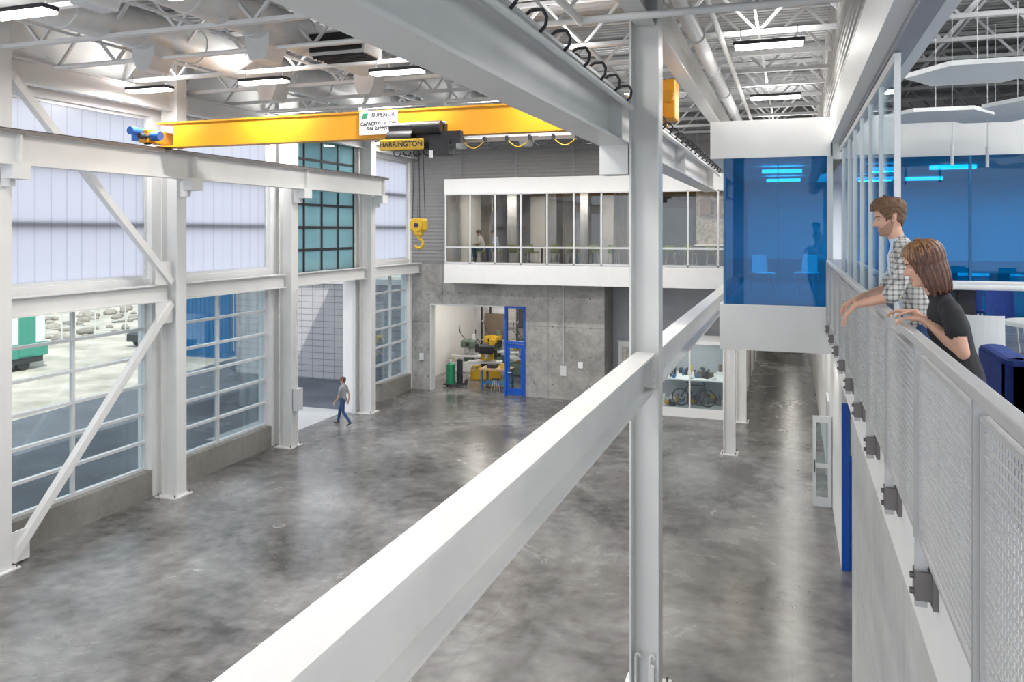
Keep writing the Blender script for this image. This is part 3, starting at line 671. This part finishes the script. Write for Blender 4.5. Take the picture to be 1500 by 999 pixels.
# ---------------------------------------------------------------- lounge
b=MB('acoustic_cloud')
for i in range(4):
    for j in range(5):
        cx=1.85+i*1.12; cy=8.3+j*1.3+(.65 if i%2 else 0); z=8.55+.10*((i+j)%3)
        if (i*7+j*3)%6==0 or cy>14.6: continue
        pts=[(cx+.70*math.cos(k*math.pi/3),cy+.70*math.sin(k*math.pi/3),z) for k in range(6)]
        b.prism(pts,(0,0,.05),'acoustic'); b.cyl((cx,cy,z+.05),(cx,cy,10.2),.004,'silver',n=4)
b.done()
b=MB('sofa'); 
b.rbox(1.3,2.3,5.9,6.75,5.5,5.85,'sofa',.04); b.rbox(1.3,1.48,5.9,6.75,5.5,6.17,'sofa',.04); b.rbox(1.3,2.3,5.9,6.06,5.5,6.17,'sofa',.04); b.rbox(2.12,2.3,5.9,6.75,5.5,6.05,'sofa',.04); b.rbox(1.5,2.1,6.08,6.72,5.84,5.97,'sofa',.04)
for x in (1.36,2.24):
    for y in (5.98,6.68): b.cyl((x,y,5.396),(x,y,5.5),.02,'dark')
b.done()
def chair(name,shell,leg):
    b=MB(name)
    for sx in (-1,1):
        for sy in (-1,1): b.cyl((sx*.22,sy*.22,0),(sx*.17,sy*.17,.43),.013,leg,n=6)
    b.rbox(-.23,.23,-.22,.22,.42,.47,shell,.03)
    n=6
    for i in range(n):
        a0=-.6+1.2*i/n; a1=-.6+1.2*(i+1)/n
        p=[(.30*math.sin(a),-.02+.27*math.cos(a)) for a in (a0,a1)]
        b.prism([(p[0][0],p[0][1],.46),(p[1][0],p[1][1],.46),(p[1][0]*.95,p[1][1]+.06,.84),(p[0][0]*.95,p[0][1]+.06,.84)],(0,.02,0),shell)
    return b.mesh()
cw=chair('lounge_chair','paper','silver'); cb=chair('blue_chair','sofa','silver')
inst('lounge_chair',cw,(1.68,8.5,5.396),math.pi*.95); inst('lounge_chair',cw,(1.45,9.5,5.396),1.2)
for (x,y,r) in ((1.9,11.6,.3),(2.6,11.9,0),(3.3,11.4,-.4),(1.5,12.6,2.9),(2.4,13.2,3.1),(3.4,13,2.8),(4.2,12,0)): inst('blue_chair',cb,(x,y,5.396),r)
for (x,y,r) in ((-.6,18.2,.3),(.3,18.6,-.3)): inst('lounge_chair',cw,(x,y,5.631),r)
b=MB('high_table'); b.rbox(1.45,2.9,9.95,10.7,6.35,6.41,'paper',.02); b.rbox(1.75,1.95,10.2,10.45,5.42,6.35,'dark',.02); b.box(1.5,2.2,10.05,10.6,5.396,5.43,'dark'); b.rbox(2.5,2.7,10.2,10.45,5.396,6.35,'dark',.02); b.done()
b=MB('round_table'); b.cyl((2.35,9.0,6.08),(2.35,9.0,6.12),.38,'paper',n=32); b.cyl((2.35,9.0,5.42),(2.35,9.0,6.08),.035,'silver'); b.cyl((2.35,9.0,5.396),(2.35,9.0,5.42),.26,'silver',n=24); b.done()
b=MB('ottoman'); b.cyl((2.9,11.0,5.396),(2.9,11.0,5.85),.28,'brown',n=24); b.cyl((2.9,11.0,5.85),(2.9,11.0,5.9),.29,'brown',n=24); b.done()
b=MB('conference_table'); b.rbox(1.6,4.2,17.2,18.2,6.1,6.15,'paper',.02); b.box(2,2.1,17.4,18,5.396,6.1,'dark'); b.box(3.7,3.8,17.4,18,5.396,6.1,'dark'); b.done()
for (x,y,r) in ((1.9,16.7,3.1),(2.7,16.7,3.1),(3.5,16.7,3.2)): inst('blue_chair',cb,(x,y,5.396),r)
for (x,y) in ((2.2,13.1),(2.75,13.6)):
    b=MB('pendant_lamp'); b.cyl((x,y,8.25),(x,y,10.2),.005,'silver',n=4); b.cyl((x,y,7.95),(x,y,8.25),.022,'paper'); b.done()
b=MB('partition_post'); b.box(2.12,2.24,8.2,8.32,5.396,10.7,'white'); b.done()

# ---------------------------------------------------------------- exterior
b=MB('ground_exterior'); b.box(-90,-16.36,-40,110,-.25,-.06,'gravel'); b.done()
b=MB('asphalt_paving'); 
pts=[(-16.36,-30,-.055),(-16.36,60,-.055),(-24,60,-.055),(-29,36,-.055),(-28,30,-.055),(-27,20,-.055),(-29,5,-.055),(-31,-30,-.055)]
b.prism(list(reversed(pts)),(0,0,.02),'asphalt'); b.box(-18.6,-16.36,22.0,27.4,-.06,-.02,'apron'); b.done()
b=MB('cmu_building'); b.box(-26,-16.5,32.9,33.3,-.03,4.5,'cmu'); b.box(-26.1,-16.5,32.8,33.4,4.5,4.75,'white'); b.box(-24,-23.7,32.85,32.9,1,1.5,'dark'); b.done()
b=MB('rock_pile'); random.seed(5)
for i in range(260):
    x=-random.uniform(43.9,56); y=random.uniform(10,72); r=random.uniform(.15,.6)
    b.ell((x,y,-.05+r*.25),(r,r*random.uniform(.6,1),r*random.uniform(.4,.7)),'rock',7,5,Matrix.Rotation(random.random()*3,3,'Z'))
b.done()
b=MB('site_trailer'); b.rbox(-42,-36.5,26.5,31.2,.6,3.2,'paper',.1); b.box(-42.05,-36.45,26.45,31.25,.6,1.3,'teal'); b.box(-42.05,-36.45,26.45,31.25,2.9,3.2,'teal')
b.box(-36.48,-36.4,27.2,28.6,1.6,2.6,'teal'); b.box(-36.44,-36.38,27.35,28.45,1.75,2.45,'dark'); b.box(-36.48,-36.4,29.6,30.5,.7,2.7,'teal')
for y in (28.0,30.0): b.cyl((-36.9,y,.28),(-36.6,y,.28),.35,'black')
b.box(-42,-36.5,27,31,.3,.6,'dark'); b.done()
b=MB('shipping_container'); b.box(-33,-29.5,36.4,39,-.055,5.2,'contblue')
for i in range(12): b.box(-33+i*.29,-32.86+i*.29,36.33,36.4,.2,5.1,'contblue')
for i in range(9): b.box(-29.5,-29.43,36.5+i*.28,36.64+i*.28,.2,5.1,'contblue')
for y in (37,38): b.cyl((-29.4,y,.3),(-29.4,y,5),.03,'silver')
b.done()
b=MB('chain_link_fence')
y=10
while y<60: b.cyl((-42.6,y,-.06),(-42.6,y,2.0),.04,'silver',n=6); y+=2.5
b.cyl((-42.6,10,2),(-42.6,60,2),.03,'silver',n=6); b.cyl((-42.6,10,1.0),(-42.6,60,1.0),.02,'silver',n=6); b.done()
b=MB('parked_car') ; 
prof=[(0,.3),(0,.75),(.5,.9),(1.3,1.0),(1.9,1.45),(3.3,1.45),(4.0,1.0),(4.5,.95),(4.6,.35)]
b.prism([(-38,38+y,z) for y,z in prof],(1.8,0,0),'dark')
for y in (.85,3.75): b.cyl((-38.05,38+y,.27),(-37.8,38+y,.27),.33,'black'); b.cyl((-36.35,38+y,.27),(-36.15,38+y,.27),.33,'black')
b.done()

# ---------------------------------------------------------------- people
def loft(rings,lat,n=16):
    vs=[];fs=[]; R=[]
    P=[V(r[0]) for r in rings]
    for i,(p,ra,rb) in enumerate(rings):
        p=V(p); t=(P[min(i+1,len(P)-1)]-P[max(i-1,0)]).normalized()
        a=(V(lat)-t*V(lat).dot(t)); 
        if a.length<1e-3: a=t.orthogonal()
        a.normalize(); bb=t.cross(a).normalized(); R.append((p,ra,rb,a,bb,t))
    full=[]
    p,ra,rb,a,bb,t=R[0]
    for ang in (80,55,30): 
        s=math.sin(math.radians(ang)); c=math.cos(math.radians(ang)); full.append((p-t*min(ra,rb)*s,ra*c,rb*c,a,bb))
    for r in R: full.append(r[:5])
    p,ra,rb,a,bb,t=R[-1]
    for ang in (30,55,80):
        s=math.sin(math.radians(ang)); c=math.cos(math.radians(ang)); full.append((p+t*min(ra,rb)*s,ra*c,rb*c,a,bb))
    for (p,ra,rb,a,bb) in full:
        for i in range(n):
            th=2*math.pi*i/n; vs.append(p+a*ra*math.cos(th)+bb*rb*math.sin(th))
    m=len(full)
    for j in range(m-1):
        for i in range(n): fs.append((j*n+i,j*n+(i+1)%n,(j+1)*n+(i+1)%n,(j+1)*n+i))
    fs.append(tuple(reversed(range(n)))); fs.append(tuple(range((m-1)*n,m*n)))
    return vs,fs
def remeshed(name,parts,voxel,smooth,parent,extra=None):
    vs=[];fs=[]
    for lab,rings,lat in parts:
        v,f=loft(rings,lat); o=len(vs); vs+=[tuple(q) for q in v]; fs+=[tuple(i+o for i in g) for g in f]
    me=bpy.data.meshes.new(name+'_src'); me.from_pydata(vs,[],fs); me.update()
    o=bpy.data.objects.new(name,me); COL.objects.link(o)
    md=o.modifiers.new('r','REMESH'); md.mode='VOXEL'; md.voxel_size=voxel
    sm=o.modifiers.new('s','SMOOTH'); sm.factor=.5; sm.iterations=smooth
    dg=bpy.context.evaluated_depsgraph_get(); nm=bpy.data.meshes.new_from_object(o.evaluated_get(dg))
    o.modifiers.clear(); o.data=nm; nm.name=name
    segs=[]
    for lab,rings,lat in parts:
        for i in range(len(rings)-1):
            segs.append((lab,V(rings[i][0]),V(rings[i+1][0]),(rings[i][1]+rings[i][2])/2,(rings[i+1][1]+rings[i+1][2])/2))
    labs=[]
    nm.materials.clear()
    for p in parts:
        if p[0] not in labs: labs.append(p[0])
    if extra: labs+= [l for l in extra[1] if l not in labs]
    for l in labs: nm.materials.append(M[l])
    idx=[]
    for pl in nm.polygons:
        c=pl.center; best=1e9; bl=None
        if len(labs)>1:
            for lab,a,b_,ra,rb in segs:
                ab=b_-a; t=(c-a).dot(ab)/max(ab.length_squared,1e-9); t=0 if t<0 else 1 if t>1 else t
                d=(c-a-ab*t).length/(ra+(rb-ra)*t)
                if d<best: best=d; bl=lab
        else: bl=labs[0]
        if extra:
            q=extra[0](c,pl.normal,bl)
            if q: bl=q
        idx.append(labs.index(bl))
    nm.polygons.foreach_set('material_index',idx); nm.polygons.foreach_set('use_smooth',[True]*len(idx)); nm.update()
    if parent: o.parent=parent
    return o
def interp(tab,z):
    if z<=tab[0][0]: return tab[0][1:]
    for i in range(len(tab)-1):
        a,b_=tab[i],tab[i+1]
        if z<=b_[0]:
            t=(z-a[0])/(b_[0]-a[0]); return tuple(a[k]+(b_[k]-a[k])*t for k in range(1,4))
    return tab[-1][1:]
HT=[(-.120,.052,.005,.016),(-.114,.074,-.02,.034),(-.100,.083,-.038,.045),(-.080,.082,-.055,.054),(-.055,.083,-.070,.062),(-.035,.084,-.085,.067),(-.015,.083,-.095,.071),(.005,.080,-.102,.074),(.025,.086,-.106,.076),(.050,.087,-.108,.077),(.075,.079,-.104,.073),(.095,.064,-.090,.063),(.110,.043,-.068,.047),(.118,.02,-.04,.026),(.121,.0,-.02,.008)]
def gs(x,s): return math.exp(-(x/s)**2)
def hp(z,th,off=0,face=True):
    xf,xb,w=interp(HT,z); xc=(xf+xb)/2; a=(xf-xb)/2
    x=xc+a*math.cos(th); y=w*math.sin(th)
    if off:
        k=1+off/max(a,.03); x=xc+a*k*math.cos(th); y=w*(1+off/max(w,.03))*math.sin(th)
    if face and math.cos(th)>0:
        if -.046<z<.02:
            t=(.02-z)/.066; n_=.026*math.sin(min(1,t*1.0)*math.pi*.62)**1.3*(1 if z>-.040 else (z+.046)/.006*.9)
            x+=max(0,n_)*gs(y,.008+.007*t)
        x-= .008*gs(abs(y)-.032,.015)*gs(z-.002,.013)
        x+= .005*gs(z-.024,.008)*gs(abs(y)-.028,.025)
        x+= .005*gs(z+.062,.005)*gs(y,.022)+.005*gs(z+.075,.006)*gs(y,.02)-.004*gs(z+.0685,.0025)*gs(y,.024)
        x+= .005*gs(z+.102,.010)*gs(y,.02)
        x+= .004*gs(abs(y)-.045,.018)*gs(z+.03,.02)
    return V((x,y,z))
def surf(y,z,o=0):
    w=interp(HT,z)[2]; p=hp(z,math.asin(max(-.99,min(.99,y/w)))); return V((p.x+o,p.y,z))
def head(c,fwd,up,scale,parent,kind):
    f=V(fwd).normalized(); u=V(up); u=(u-f*u.dot(f)).normalized(); l=u.cross(f)
    R=Matrix((f,l,u)).transposed()
    def T(p): return V(c)+R@(V(p)*scale)
    b=MB('head'); nz=70; nt=64
    def zz(j): return -.120+.241*(.5-.5*math.cos(math.pi*j/nz))
    for j in range(nz):
        for i in range(nt):
            t0=2*math.pi*i/nt; t1=2*math.pi*(i+1)/nt
            z0,z1=zz(j),zz(j+1); zc=(z0+z1)/2; tc=(t0+t1)/2
            p=hp(zc,tc); m='skin'; aa=abs(math.atan2(math.sin(tc),math.cos(tc)))
            if math.cos(tc)>0 and abs(p.y)<.021 and -.080<zc<-.058: m='lip'
            elif kind=='man' and ((zc<-.056+.06*max(0,aa-.8) and aa<1.7) or (-.056<zc<-.047 and abs(p.y)<.026 and math.cos(tc)>0)): m='stubble'
            b.add([T(hp(z0,t0)),T(hp(z0,t1)),T(hp(z1,t1)),T(hp(z1,t0))],[(0,1,2,3)],m,True)
    hm='hair'
    for s in (-1,1):
        e0=surf(s*.031,.001); e=V((e0.x-.0065,s*.031,.001)); b.ell(T(e),(.0105*scale,)*3,'eye',12,8)
        b.ell(T(e+V((.0072,s*-.0005,-.001))),(.0046*scale,)*3,'iris',10,6)
        for k in range(6):
            a0=-1+2*k/6;a1=-1+2*(k+1)/6
            def L_(a,dz,o): return T(surf(s*(.031+.013*a),.001+dz*(1-a*a*.8),o))
            b.cyl(L_(a0,.0075,.0022),L_(a1,.0075,.0022),.0030*scale,'skin',n=6)
            b.cyl(L_(a0,-.0065,.001),L_(a1,-.0065,.001),.0022*scale,'skin',n=6)
            b.cyl(L_(a0,.0052,.0032),L_(a1,.0052,.0032),.0012*scale,'iris',n=5)
            def B_(a): return T(surf(s*(.032+.016*a),.0225-.004*a*a+.001*a,.0005))
            b.cyl(B_(a0),B_(a1),.0030*scale,hm,n=6)
        Re=R@Matrix.Rotation(s*.25,3,'Z')@Matrix.Rotation(-.2,3,'Y')
        b.ell(T((-.012,s*.076,-.008)),(.017*scale,.007*scale,.030*scale),'skin',14,10,Re)
        b.ell(T((-.009,s*.0815,-.006)),(.009*scale,.003*scale,.018*scale),'stubble',10,8,Re)
        b.ell(T((.090,s*.009,-.041)),(.007*scale,.0055*scale,.005*scale),'skin',10,6,R)
    o=b.done(parent)
    bm=bmesh.new(); bm.from_mesh(o.data); bmesh.ops.remove_doubles(bm,verts=bm.verts,dist=1e-5); bm.to_mesh(o.data); bm.free()
    h=MB('hair')
    if kind=='man' or kind=='short':
        nz2=70; nt2=120
        def off(z,t):
            o_=.008+.012*max(0,min(1,(z-.0)/.08))+.014*max(0,math.cos(t))*max(0,min(1,(z-.05)/.05))
            return o_+.006*noise.noise(V((z*60,math.cos(t)*4,math.sin(t)*4)))
        def keep(z,t):
            a=abs(math.atan2(math.sin(t),math.cos(t)))
            lim=.066 if a<.75 else (.066-(a-.75)*.09/.4 if a<1.15 else (-.01 if a<1.5 else (.03 if a<1.9 else -.03-.05*(a-1.9)/1.2)))
            return z>lim+.004*math.sin(t*37)
        def hpz(z,t):
            p=hp(z,t,off(z,t),False); 
            if z>.08: p.z+=.018*min(1,(z-.08)/.04)*(1+.4*math.cos(t))+.006*noise.noise(V((p.x*60,p.y*60,3)))
            return p
        z0_=-.09; span=.211; top='hair'
    else:
        nz2=80; nt2=144
        def hpz(z,t):
            strand=.0016*math.sin(t*23)+.0012*math.sin(t*41)
            if z>-.01:
                p=hp(z,t,.013+.004*min(1,max(0,(.1-z)/.1))+strand,False)
                if z>.08: p.z+=.012*min(1,(z-.08)/.04)
            else:
                q=hp(-.01,t,.017,False); k=(-.01-z)/.17
                back=max(0,-math.cos(t))
                p=V((q.x*(1+.02*k)+back*.035*k*k-.006*k,q.y*(1+.10*math.sin(k*2.6)-.12*k*k),z))
                d=V((math.cos(t),math.sin(t),0)); p+=d*strand*(1+1.5*k)
            return p
        def keep(z,t):
            a=abs(math.atan2(math.sin(t),math.cos(t)))
            if z<-.172+.008*math.sin(t*17)+.006*math.sin(t*29): return False
            if a<.45: return z>.068
            if a<1.25: return z>.068-(a-.45)**2*.38
            return True
        z0_=-.19; span=.311; top='whair2'
    zs=[z0_+span*math.sin(math.pi/2*j/nz2) for j in range(nz2+1)]
    for j in range(nz2):
        for i in range(nt2):
            t0=2*math.pi*i/nt2;t1=2*math.pi*(i+1)/nt2; zc=(zs[j]+zs[j+1])/2
            if keep(zc,(t0+t1)/2):
                m='hair'
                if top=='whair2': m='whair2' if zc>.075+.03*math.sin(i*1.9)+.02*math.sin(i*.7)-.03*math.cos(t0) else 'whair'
                h.add([T(hpz(zs[j],t0)),T(hpz(zs[j],t1)),T(hpz(zs[j+1],t1)),T(hpz(zs[j+1],t0))],[(0,1,2,3)],m,True)
    cp=[T(hpz(.1209,2*math.pi*i/nt2)) for i in range(nt2)]; h.add(cp,[tuple(range(nt2))],top,True)
    ho=h.done(parent)
    bm=bmesh.new(); bm.from_mesh(ho.data); bmesh.ops.remove_doubles(bm,verts=bm.verts,dist=1e-5); bmesh.ops.recalc_face_normals(bm,faces=bm.faces); bm.to_mesh(ho.data); bm.free()
    sd=ho.modifiers.new('thick','SOLIDIFY'); sd.thickness=.010*scale; sd.offset=-1
def hand(name,wrist,fwd,back,side,curl,parent,s=1.0):
    f=V(fwd).normalized(); n=V(back); n=(n-f*n.dot(f)).normalized(); l=n.cross(f)*side; w=V(wrist)
    parts=[('skin',[(w-f*.02*s,.026*s,.019*s),(w+f*.02*s,.030*s,.016*s),(w+f*.055*s,.040*s,.015*s),(w+f*.088*s,.040*s,.012*s)],l)]
    for k,(offl,ln,r) in enumerate(((.031,.92,.0085),(.0105,1.0,.009),(-.0105,.94,.0085),(-.030,.74,.0075))):
        p=w+f*(.085-.004*abs(k-1))*s+l*offl*s; pts=[(p-f*.02*s,r*s*1.05,r*s*1.05),(p,r*s*1.05,r*s*1.05)]
        f2=(f+l*(.10*(1.2-k))).normalized(); ang=0
        for q,(seg,am) in enumerate(((.042,.7),(.027,1.0),(.021,.8))):
            ang+=curl*(1+.1*k)*am
            d=(f2*math.cos(ang)-n*math.sin(ang)).normalized(); p=p+d*seg*ln*s; rr=r*s*(1-.09*(q+1)); pts.append((p,rr,rr))
        parts.append(('skin',pts,l))
    tb=w+f*.022*s+l*.024*s; td=(f*.65+l*.75-n*.25).normalized()
    pts=[(tb,.013*s,.012*s)]; p=tb
    for seg,r in ((.038,.0105),(.030,.0095),(.022,.008)):
        p=p+td*seg*s; pts.append((p,r*s,r*s)); td=(td+f*.25-n*.15).normalized()
    parts.append(('skin',pts,l))
    return remeshed(name,parts,.004,3,parent)

def person(name,parts,headc,fwd,up,hs,kind,extra=None,voxel=.011,smooth=5):
    e=empty(name)
    remeshed('body',parts,voxel,smooth,e,extra)
    head(headc,fwd,up,hs,e,kind); return e
YL=V((0,1,0))
my=6.38
torso=[((.90,my,6.24),.165,.115),((.87,my,6.38),.158,.108),((.82,my,6.55),.168,.112),((.775,my,6.72),.19,.118),((.755,my,6.83),.185,.105),((.745,my,6.89),.11,.075)]
parts=[('plaid',torso,YL),
 ('skin',[((.745,my,6.88),.058,.058),((.71,my,6.96),.055,.056),((.69,my,7.02),.055,.058)],YL),
 ('plaid',[((.76,my-.15,6.85),.062,.07),((.755,my-.215,6.80),.064,.068),((.70,my-.27,6.66),.062,.064),((.650,my-.29,6.555),.060,.060)],YL),
 ('skin',[((.665,my-.29,6.565),.038,.038),((.60,my-.29,6.53),.040,.038),((.50,my-.27,6.50),.034,.032),((.425,my-.26,6.475),.027,.022)],YL),
 ('plaid',[((.76,my+.15,6.85),.062,.07),((.755,my+.215,6.80),.062,.064),((.73,my+.28,6.67),.058,.060),((.68,my+.30,6.565),.056,.056)],YL),
 ('skin',[((.69,my+.30,6.565),.038,.038),((.60,my+.25,6.53),.040,.038),((.50,my+.10,6.51),.033,.031),((.45,my+.02,6.50),.027,.022)],YL)]
for s in (-1,1):
    parts.append(('jeans',[((.90,my+s*.08,6.26),.095,.115),((.92,my+s*.095,6.1),.085,.095),((.93,my+s*.10,5.88),.062,.068),((.98,my+s*.105,5.68),.058,.06),((1.02,my+s*.11,5.50),.055,.055)],YL))
    parts.append(('shoe',[((1.05,my+s*.11,5.455),.04,.042),((.97,my+s*.115,5.445),.045,.038),((.86,my+s*.12,5.435),.045,.03)],YL))
def mex(c,n,l):
    if l=='plaid' and n.x<-.2 and abs(c.y-my)<.055+.05*(6.93-c.z) and c.z<6.94: return 'tee'
    if l=='plaid' and c.z<6.22 : return 'jeans'
man=person('man_leaning',parts,(.665,my,7.095),(-1,-.12,-.20),(0,0,1),1.08,'man',(mex,['tee','jeans']),voxel=.0075,smooth=8)
hand('hand_left',(.415,my-.26,6.47),(-.60,.05,-.72),(-.75,-.1,.6),-1,.30,man,1.0)
hand('hand_right',(.44,my+.01,6.497),(-.70,-.5,-.40),(-.3,0,.9),1,.35,man,1.0)
wy=5.0
torso=[((.90,wy,6.10),.165,.12),((.89,wy,6.22),.145,.105),((.865,wy,6.33),.13,.09),((.82,wy,6.46),.15,.11),((.80,wy,6.56),.155,.088),((.785,wy,6.615),.09,.06)]
parts=[('blacktee',torso,YL),
 ('skin',[((.785,wy,6.60),.045,.045),((.745,wy,6.67),.043,.044),((.72,wy,6.73),.045,.05)],YL),
 ('blacktee',[((.80,wy-.12,6.585),.052,.055),((.81,wy-.175,6.545),.056,.058),((.83,wy-.215,6.47),.056,.058)],YL),
 ('skin',[((.82,wy-.19,6.52),.034,.034),((.835,wy-.235,6.43),.034,.036),((.85,wy-.25,6.355),.034,.035)],YL),
 ('skin',[((.85,wy-.25,6.36),.034,.034),((.79,wy-.20,6.41),.033,.032),((.73,wy-.10,6.475),.026,.024),((.695,wy-.04,6.505),.022,.017)],YL),
 ('blacktee',[((.80,wy+.12,6.585),.052,.055),((.81,wy+.175,6.545),.056,.058),((.825,wy+.22,6.46),.056,.058)],YL),
 ('skin',[((.815,wy+.20,6.52),.034,.034),((.83,wy+.24,6.44),.036,.038),((.84,wy+.28,6.37),.034,.035)],YL),
 ('skin',[((.84,wy+.28,6.37),.034,.034),((.79,wy+.33,6.43),.033,.032),((.73,wy+.38,6.48),.026,.024),((.70,wy+.40,6.505),.022,.017)],YL)]
for s in (-1,1):
    parts.append(('jeans',[((.90,wy+s*.08,6.12),.095,.115),((.92,wy+s*.085,6.0),.082,.092),((.93,wy+s*.085,5.83),.058,.064),((.97,wy+s*.09,5.66),.052,.055),((1.0,wy+s*.09,5.49),.042,.044)],YL))
    parts.append(('shoe',[((1.02,wy+s*.09,5.445),.036,.038),((.95,wy+s*.095,5.44),.04,.034),((.85,wy+s*.10,5.43),.04,.027)],YL))
woman=person('woman_leaning',parts,(.695,wy,6.815),(-1,.05,-.32),(0,0,1),1.03,'long',voxel=.0075,smooth=7)
hand('hand_left',(.69,wy-.035,6.508),(-1,.45,.02),(0,0,1),-1,.35,woman,.92)
hand('hand_right',(.695,wy+.405,6.508),(-1,.25,.02),(0,0,1),1,.35,woman,.92)
px,py=-15.25,25.2
def Q(x,y,z): return (px+x,py+y,z)
torso=[(Q(0,0,.90),.15,.10),(Q(0,0,1.02),.14,.095),(Q(-.01,0,1.18),.16,.105),(Q(-.01,0,1.33),.18,.11),(Q(0,0,1.41),.17,.09),(Q(0,0,1.46),.08,.06)]
parts=[('greytee',torso,YL),('skin',[(Q(0,0,1.45),.05,.05),(Q(-.01,0,1.54),.05,.05)],YL),
 ('jeans',[(Q(0,.08,.92),.09,.10),(Q(-.12,.09,.72),.075,.08),(Q(-.20,.09,.50),.058,.06),(Q(-.24,.09,.28),.052,.055),(Q(-.27,.09,.12),.045,.045)],YL),
 ('jeans',[(Q(0,-.08,.92),.09,.10),(Q(.02,-.09,.72),.075,.08),(Q(.04,-.09,.50),.058,.06),(Q(.18,-.09,.32),.052,.055),(Q(.30,-.09,.17),.045,.045)],YL),
 ('shoe',[(Q(-.25,.09,.06),.04,.04),(Q(-.34,.09,.05),.042,.035),(Q(-.44,.09,.06),.038,.025)],YL),
 ('shoe',[(Q(.34,-.09,.13),.04,.04),(Q(.28,-.09,.07),.042,.035),(Q(.20,-.09,.03),.038,.025)],YL),
 ('greytee',[(Q(0,.16,1.38),.055,.06),(Q(.01,.20,1.30),.052,.056),(Q(.05,.22,1.17),.048,.05)],YL),
 ('skin',[(Q(.04,.22,1.22),.036,.036),(Q(.10,.23,1.06),.034,.034),(Q(.10,.23,.96),.03,.03),(Q(.06,.24,.84),.024,.022)],YL),
 ('greytee',[(Q(0,-.16,1.38),.055,.06),(Q(-.01,-.20,1.30),.052,.056),(Q(-.04,-.22,1.17),.048,.05)],YL),
 ('skin',[(Q(-.03,-.22,1.22),.036,.036),(Q(-.06,-.23,1.06),.034,.034),(Q(-.12,-.23,.96),.03,.03),(Q(-.22,-.22,.87),.024,.022)],YL)]
walker=person('man_walking',parts,Q(-.02,0,1.60),(-1,0,-.1),(0,0,1),1.0,'short',voxel=.014)
hand('hand_left',Q(-.22,-.22,.87),(-.5,0,-.85),(-.6,-.5,.3),-1,.35,walker); hand('hand_right',Q(.06,.24,.84),(-.3,0,-.95),(-.3,.8,0),1,.35,walker)
for (sx,sy,tm) in ((-12.75,32.55,'paper'),(-12.1,32.6,'tee')):
    def Q(x,y,z): return (sx+x,sy+y,5.4+z)
    inst('bar_stool',ms,(sx,sy,5.401),math.pi/2)
    torso=[(Q(0,0,.81),.16,.12),(Q(0,0,.97),.14,.10),(Q(-.05,-.03,1.17),.17,.11),(Q(-.09,-.05,1.30),.15,.09),(Q(-.1,-.05,1.35),.08,.06)]
    parts=[(tm,torso,YL),('skin',[(Q(-.1,-.05,1.34),.05,.05),(Q(-.13,-.06,1.43),.05,.05)],YL)]
    for s in (-1,1):
        parts+= [('jeans',[(Q(0,s*.08,.82),.09,.09),(Q(-.40,s*.12,.80),.065,.065)],YL),('jeans',[(Q(-.40,s*.12,.80),.06,.06),(Q(-.36,s*.12,.36),.045,.045)],YL),('shoe',[(Q(-.36,s*.12,.30),.04,.04),(Q(-.48,s*.12,.28),.04,.03)],YL),
          (tm,[(Q(-.07,s*.16,1.27),.055,.055),(Q(-.1,s*.22,1.05),.045,.045)],YL),('skin',[(Q(-.1,s*.22,1.05),.038,.038),(Q(-.30,s*.16,1.0),.028,.024)],YL)]
    pp=person('person_seated',parts,Q(-.15,-.06,1.49),(-1,-.3,-.4),(0,0,1),1.0,'short',voxel=.016)
    for s in (-1,1): hand('hand',Q(-.30,s*.16,1.0),(-1,0,-.1),(0,0,1),s,.3,pp)

# ---------------------------------------------------------------- world, sun, camera
w=bpy.data.worlds.new('World'); scene.world=w; w.use_nodes=True; N=w.node_tree.nodes; L=w.node_tree.links
bg=N['Background']; bg.inputs[0].default_value=(.86,.92,1.0,1); bg.inputs[1].default_value=1.6
s=bpy.data.lights.new('sun','SUN'); s.energy=4.8; s.angle=.01; s.color=(1,.95,.88); so=bpy.data.objects.new('sun',s); COL.objects.link(so)
so.rotation_euler=V((-.45,.35,-.85)).to_track_quat('-Z','Y').to_euler()
cam=bpy.data.cameras.new('camera'); co=bpy.data.objects.new('camera',cam); COL.objects.link(co); scene.camera=co
cam.sensor_width=36; cam.lens=1172/1500*36; cam.shift_y=-161.5/1500; cam.clip_start=.05; cam.clip_end=500
co.location=(0,0,H); co.rotation_euler=(math.pi/2,0,math.atan(410/1172))
scene.view_settings.view_transform='Standard'; scene.view_settings.look='None'; scene.view_settings.exposure=.22
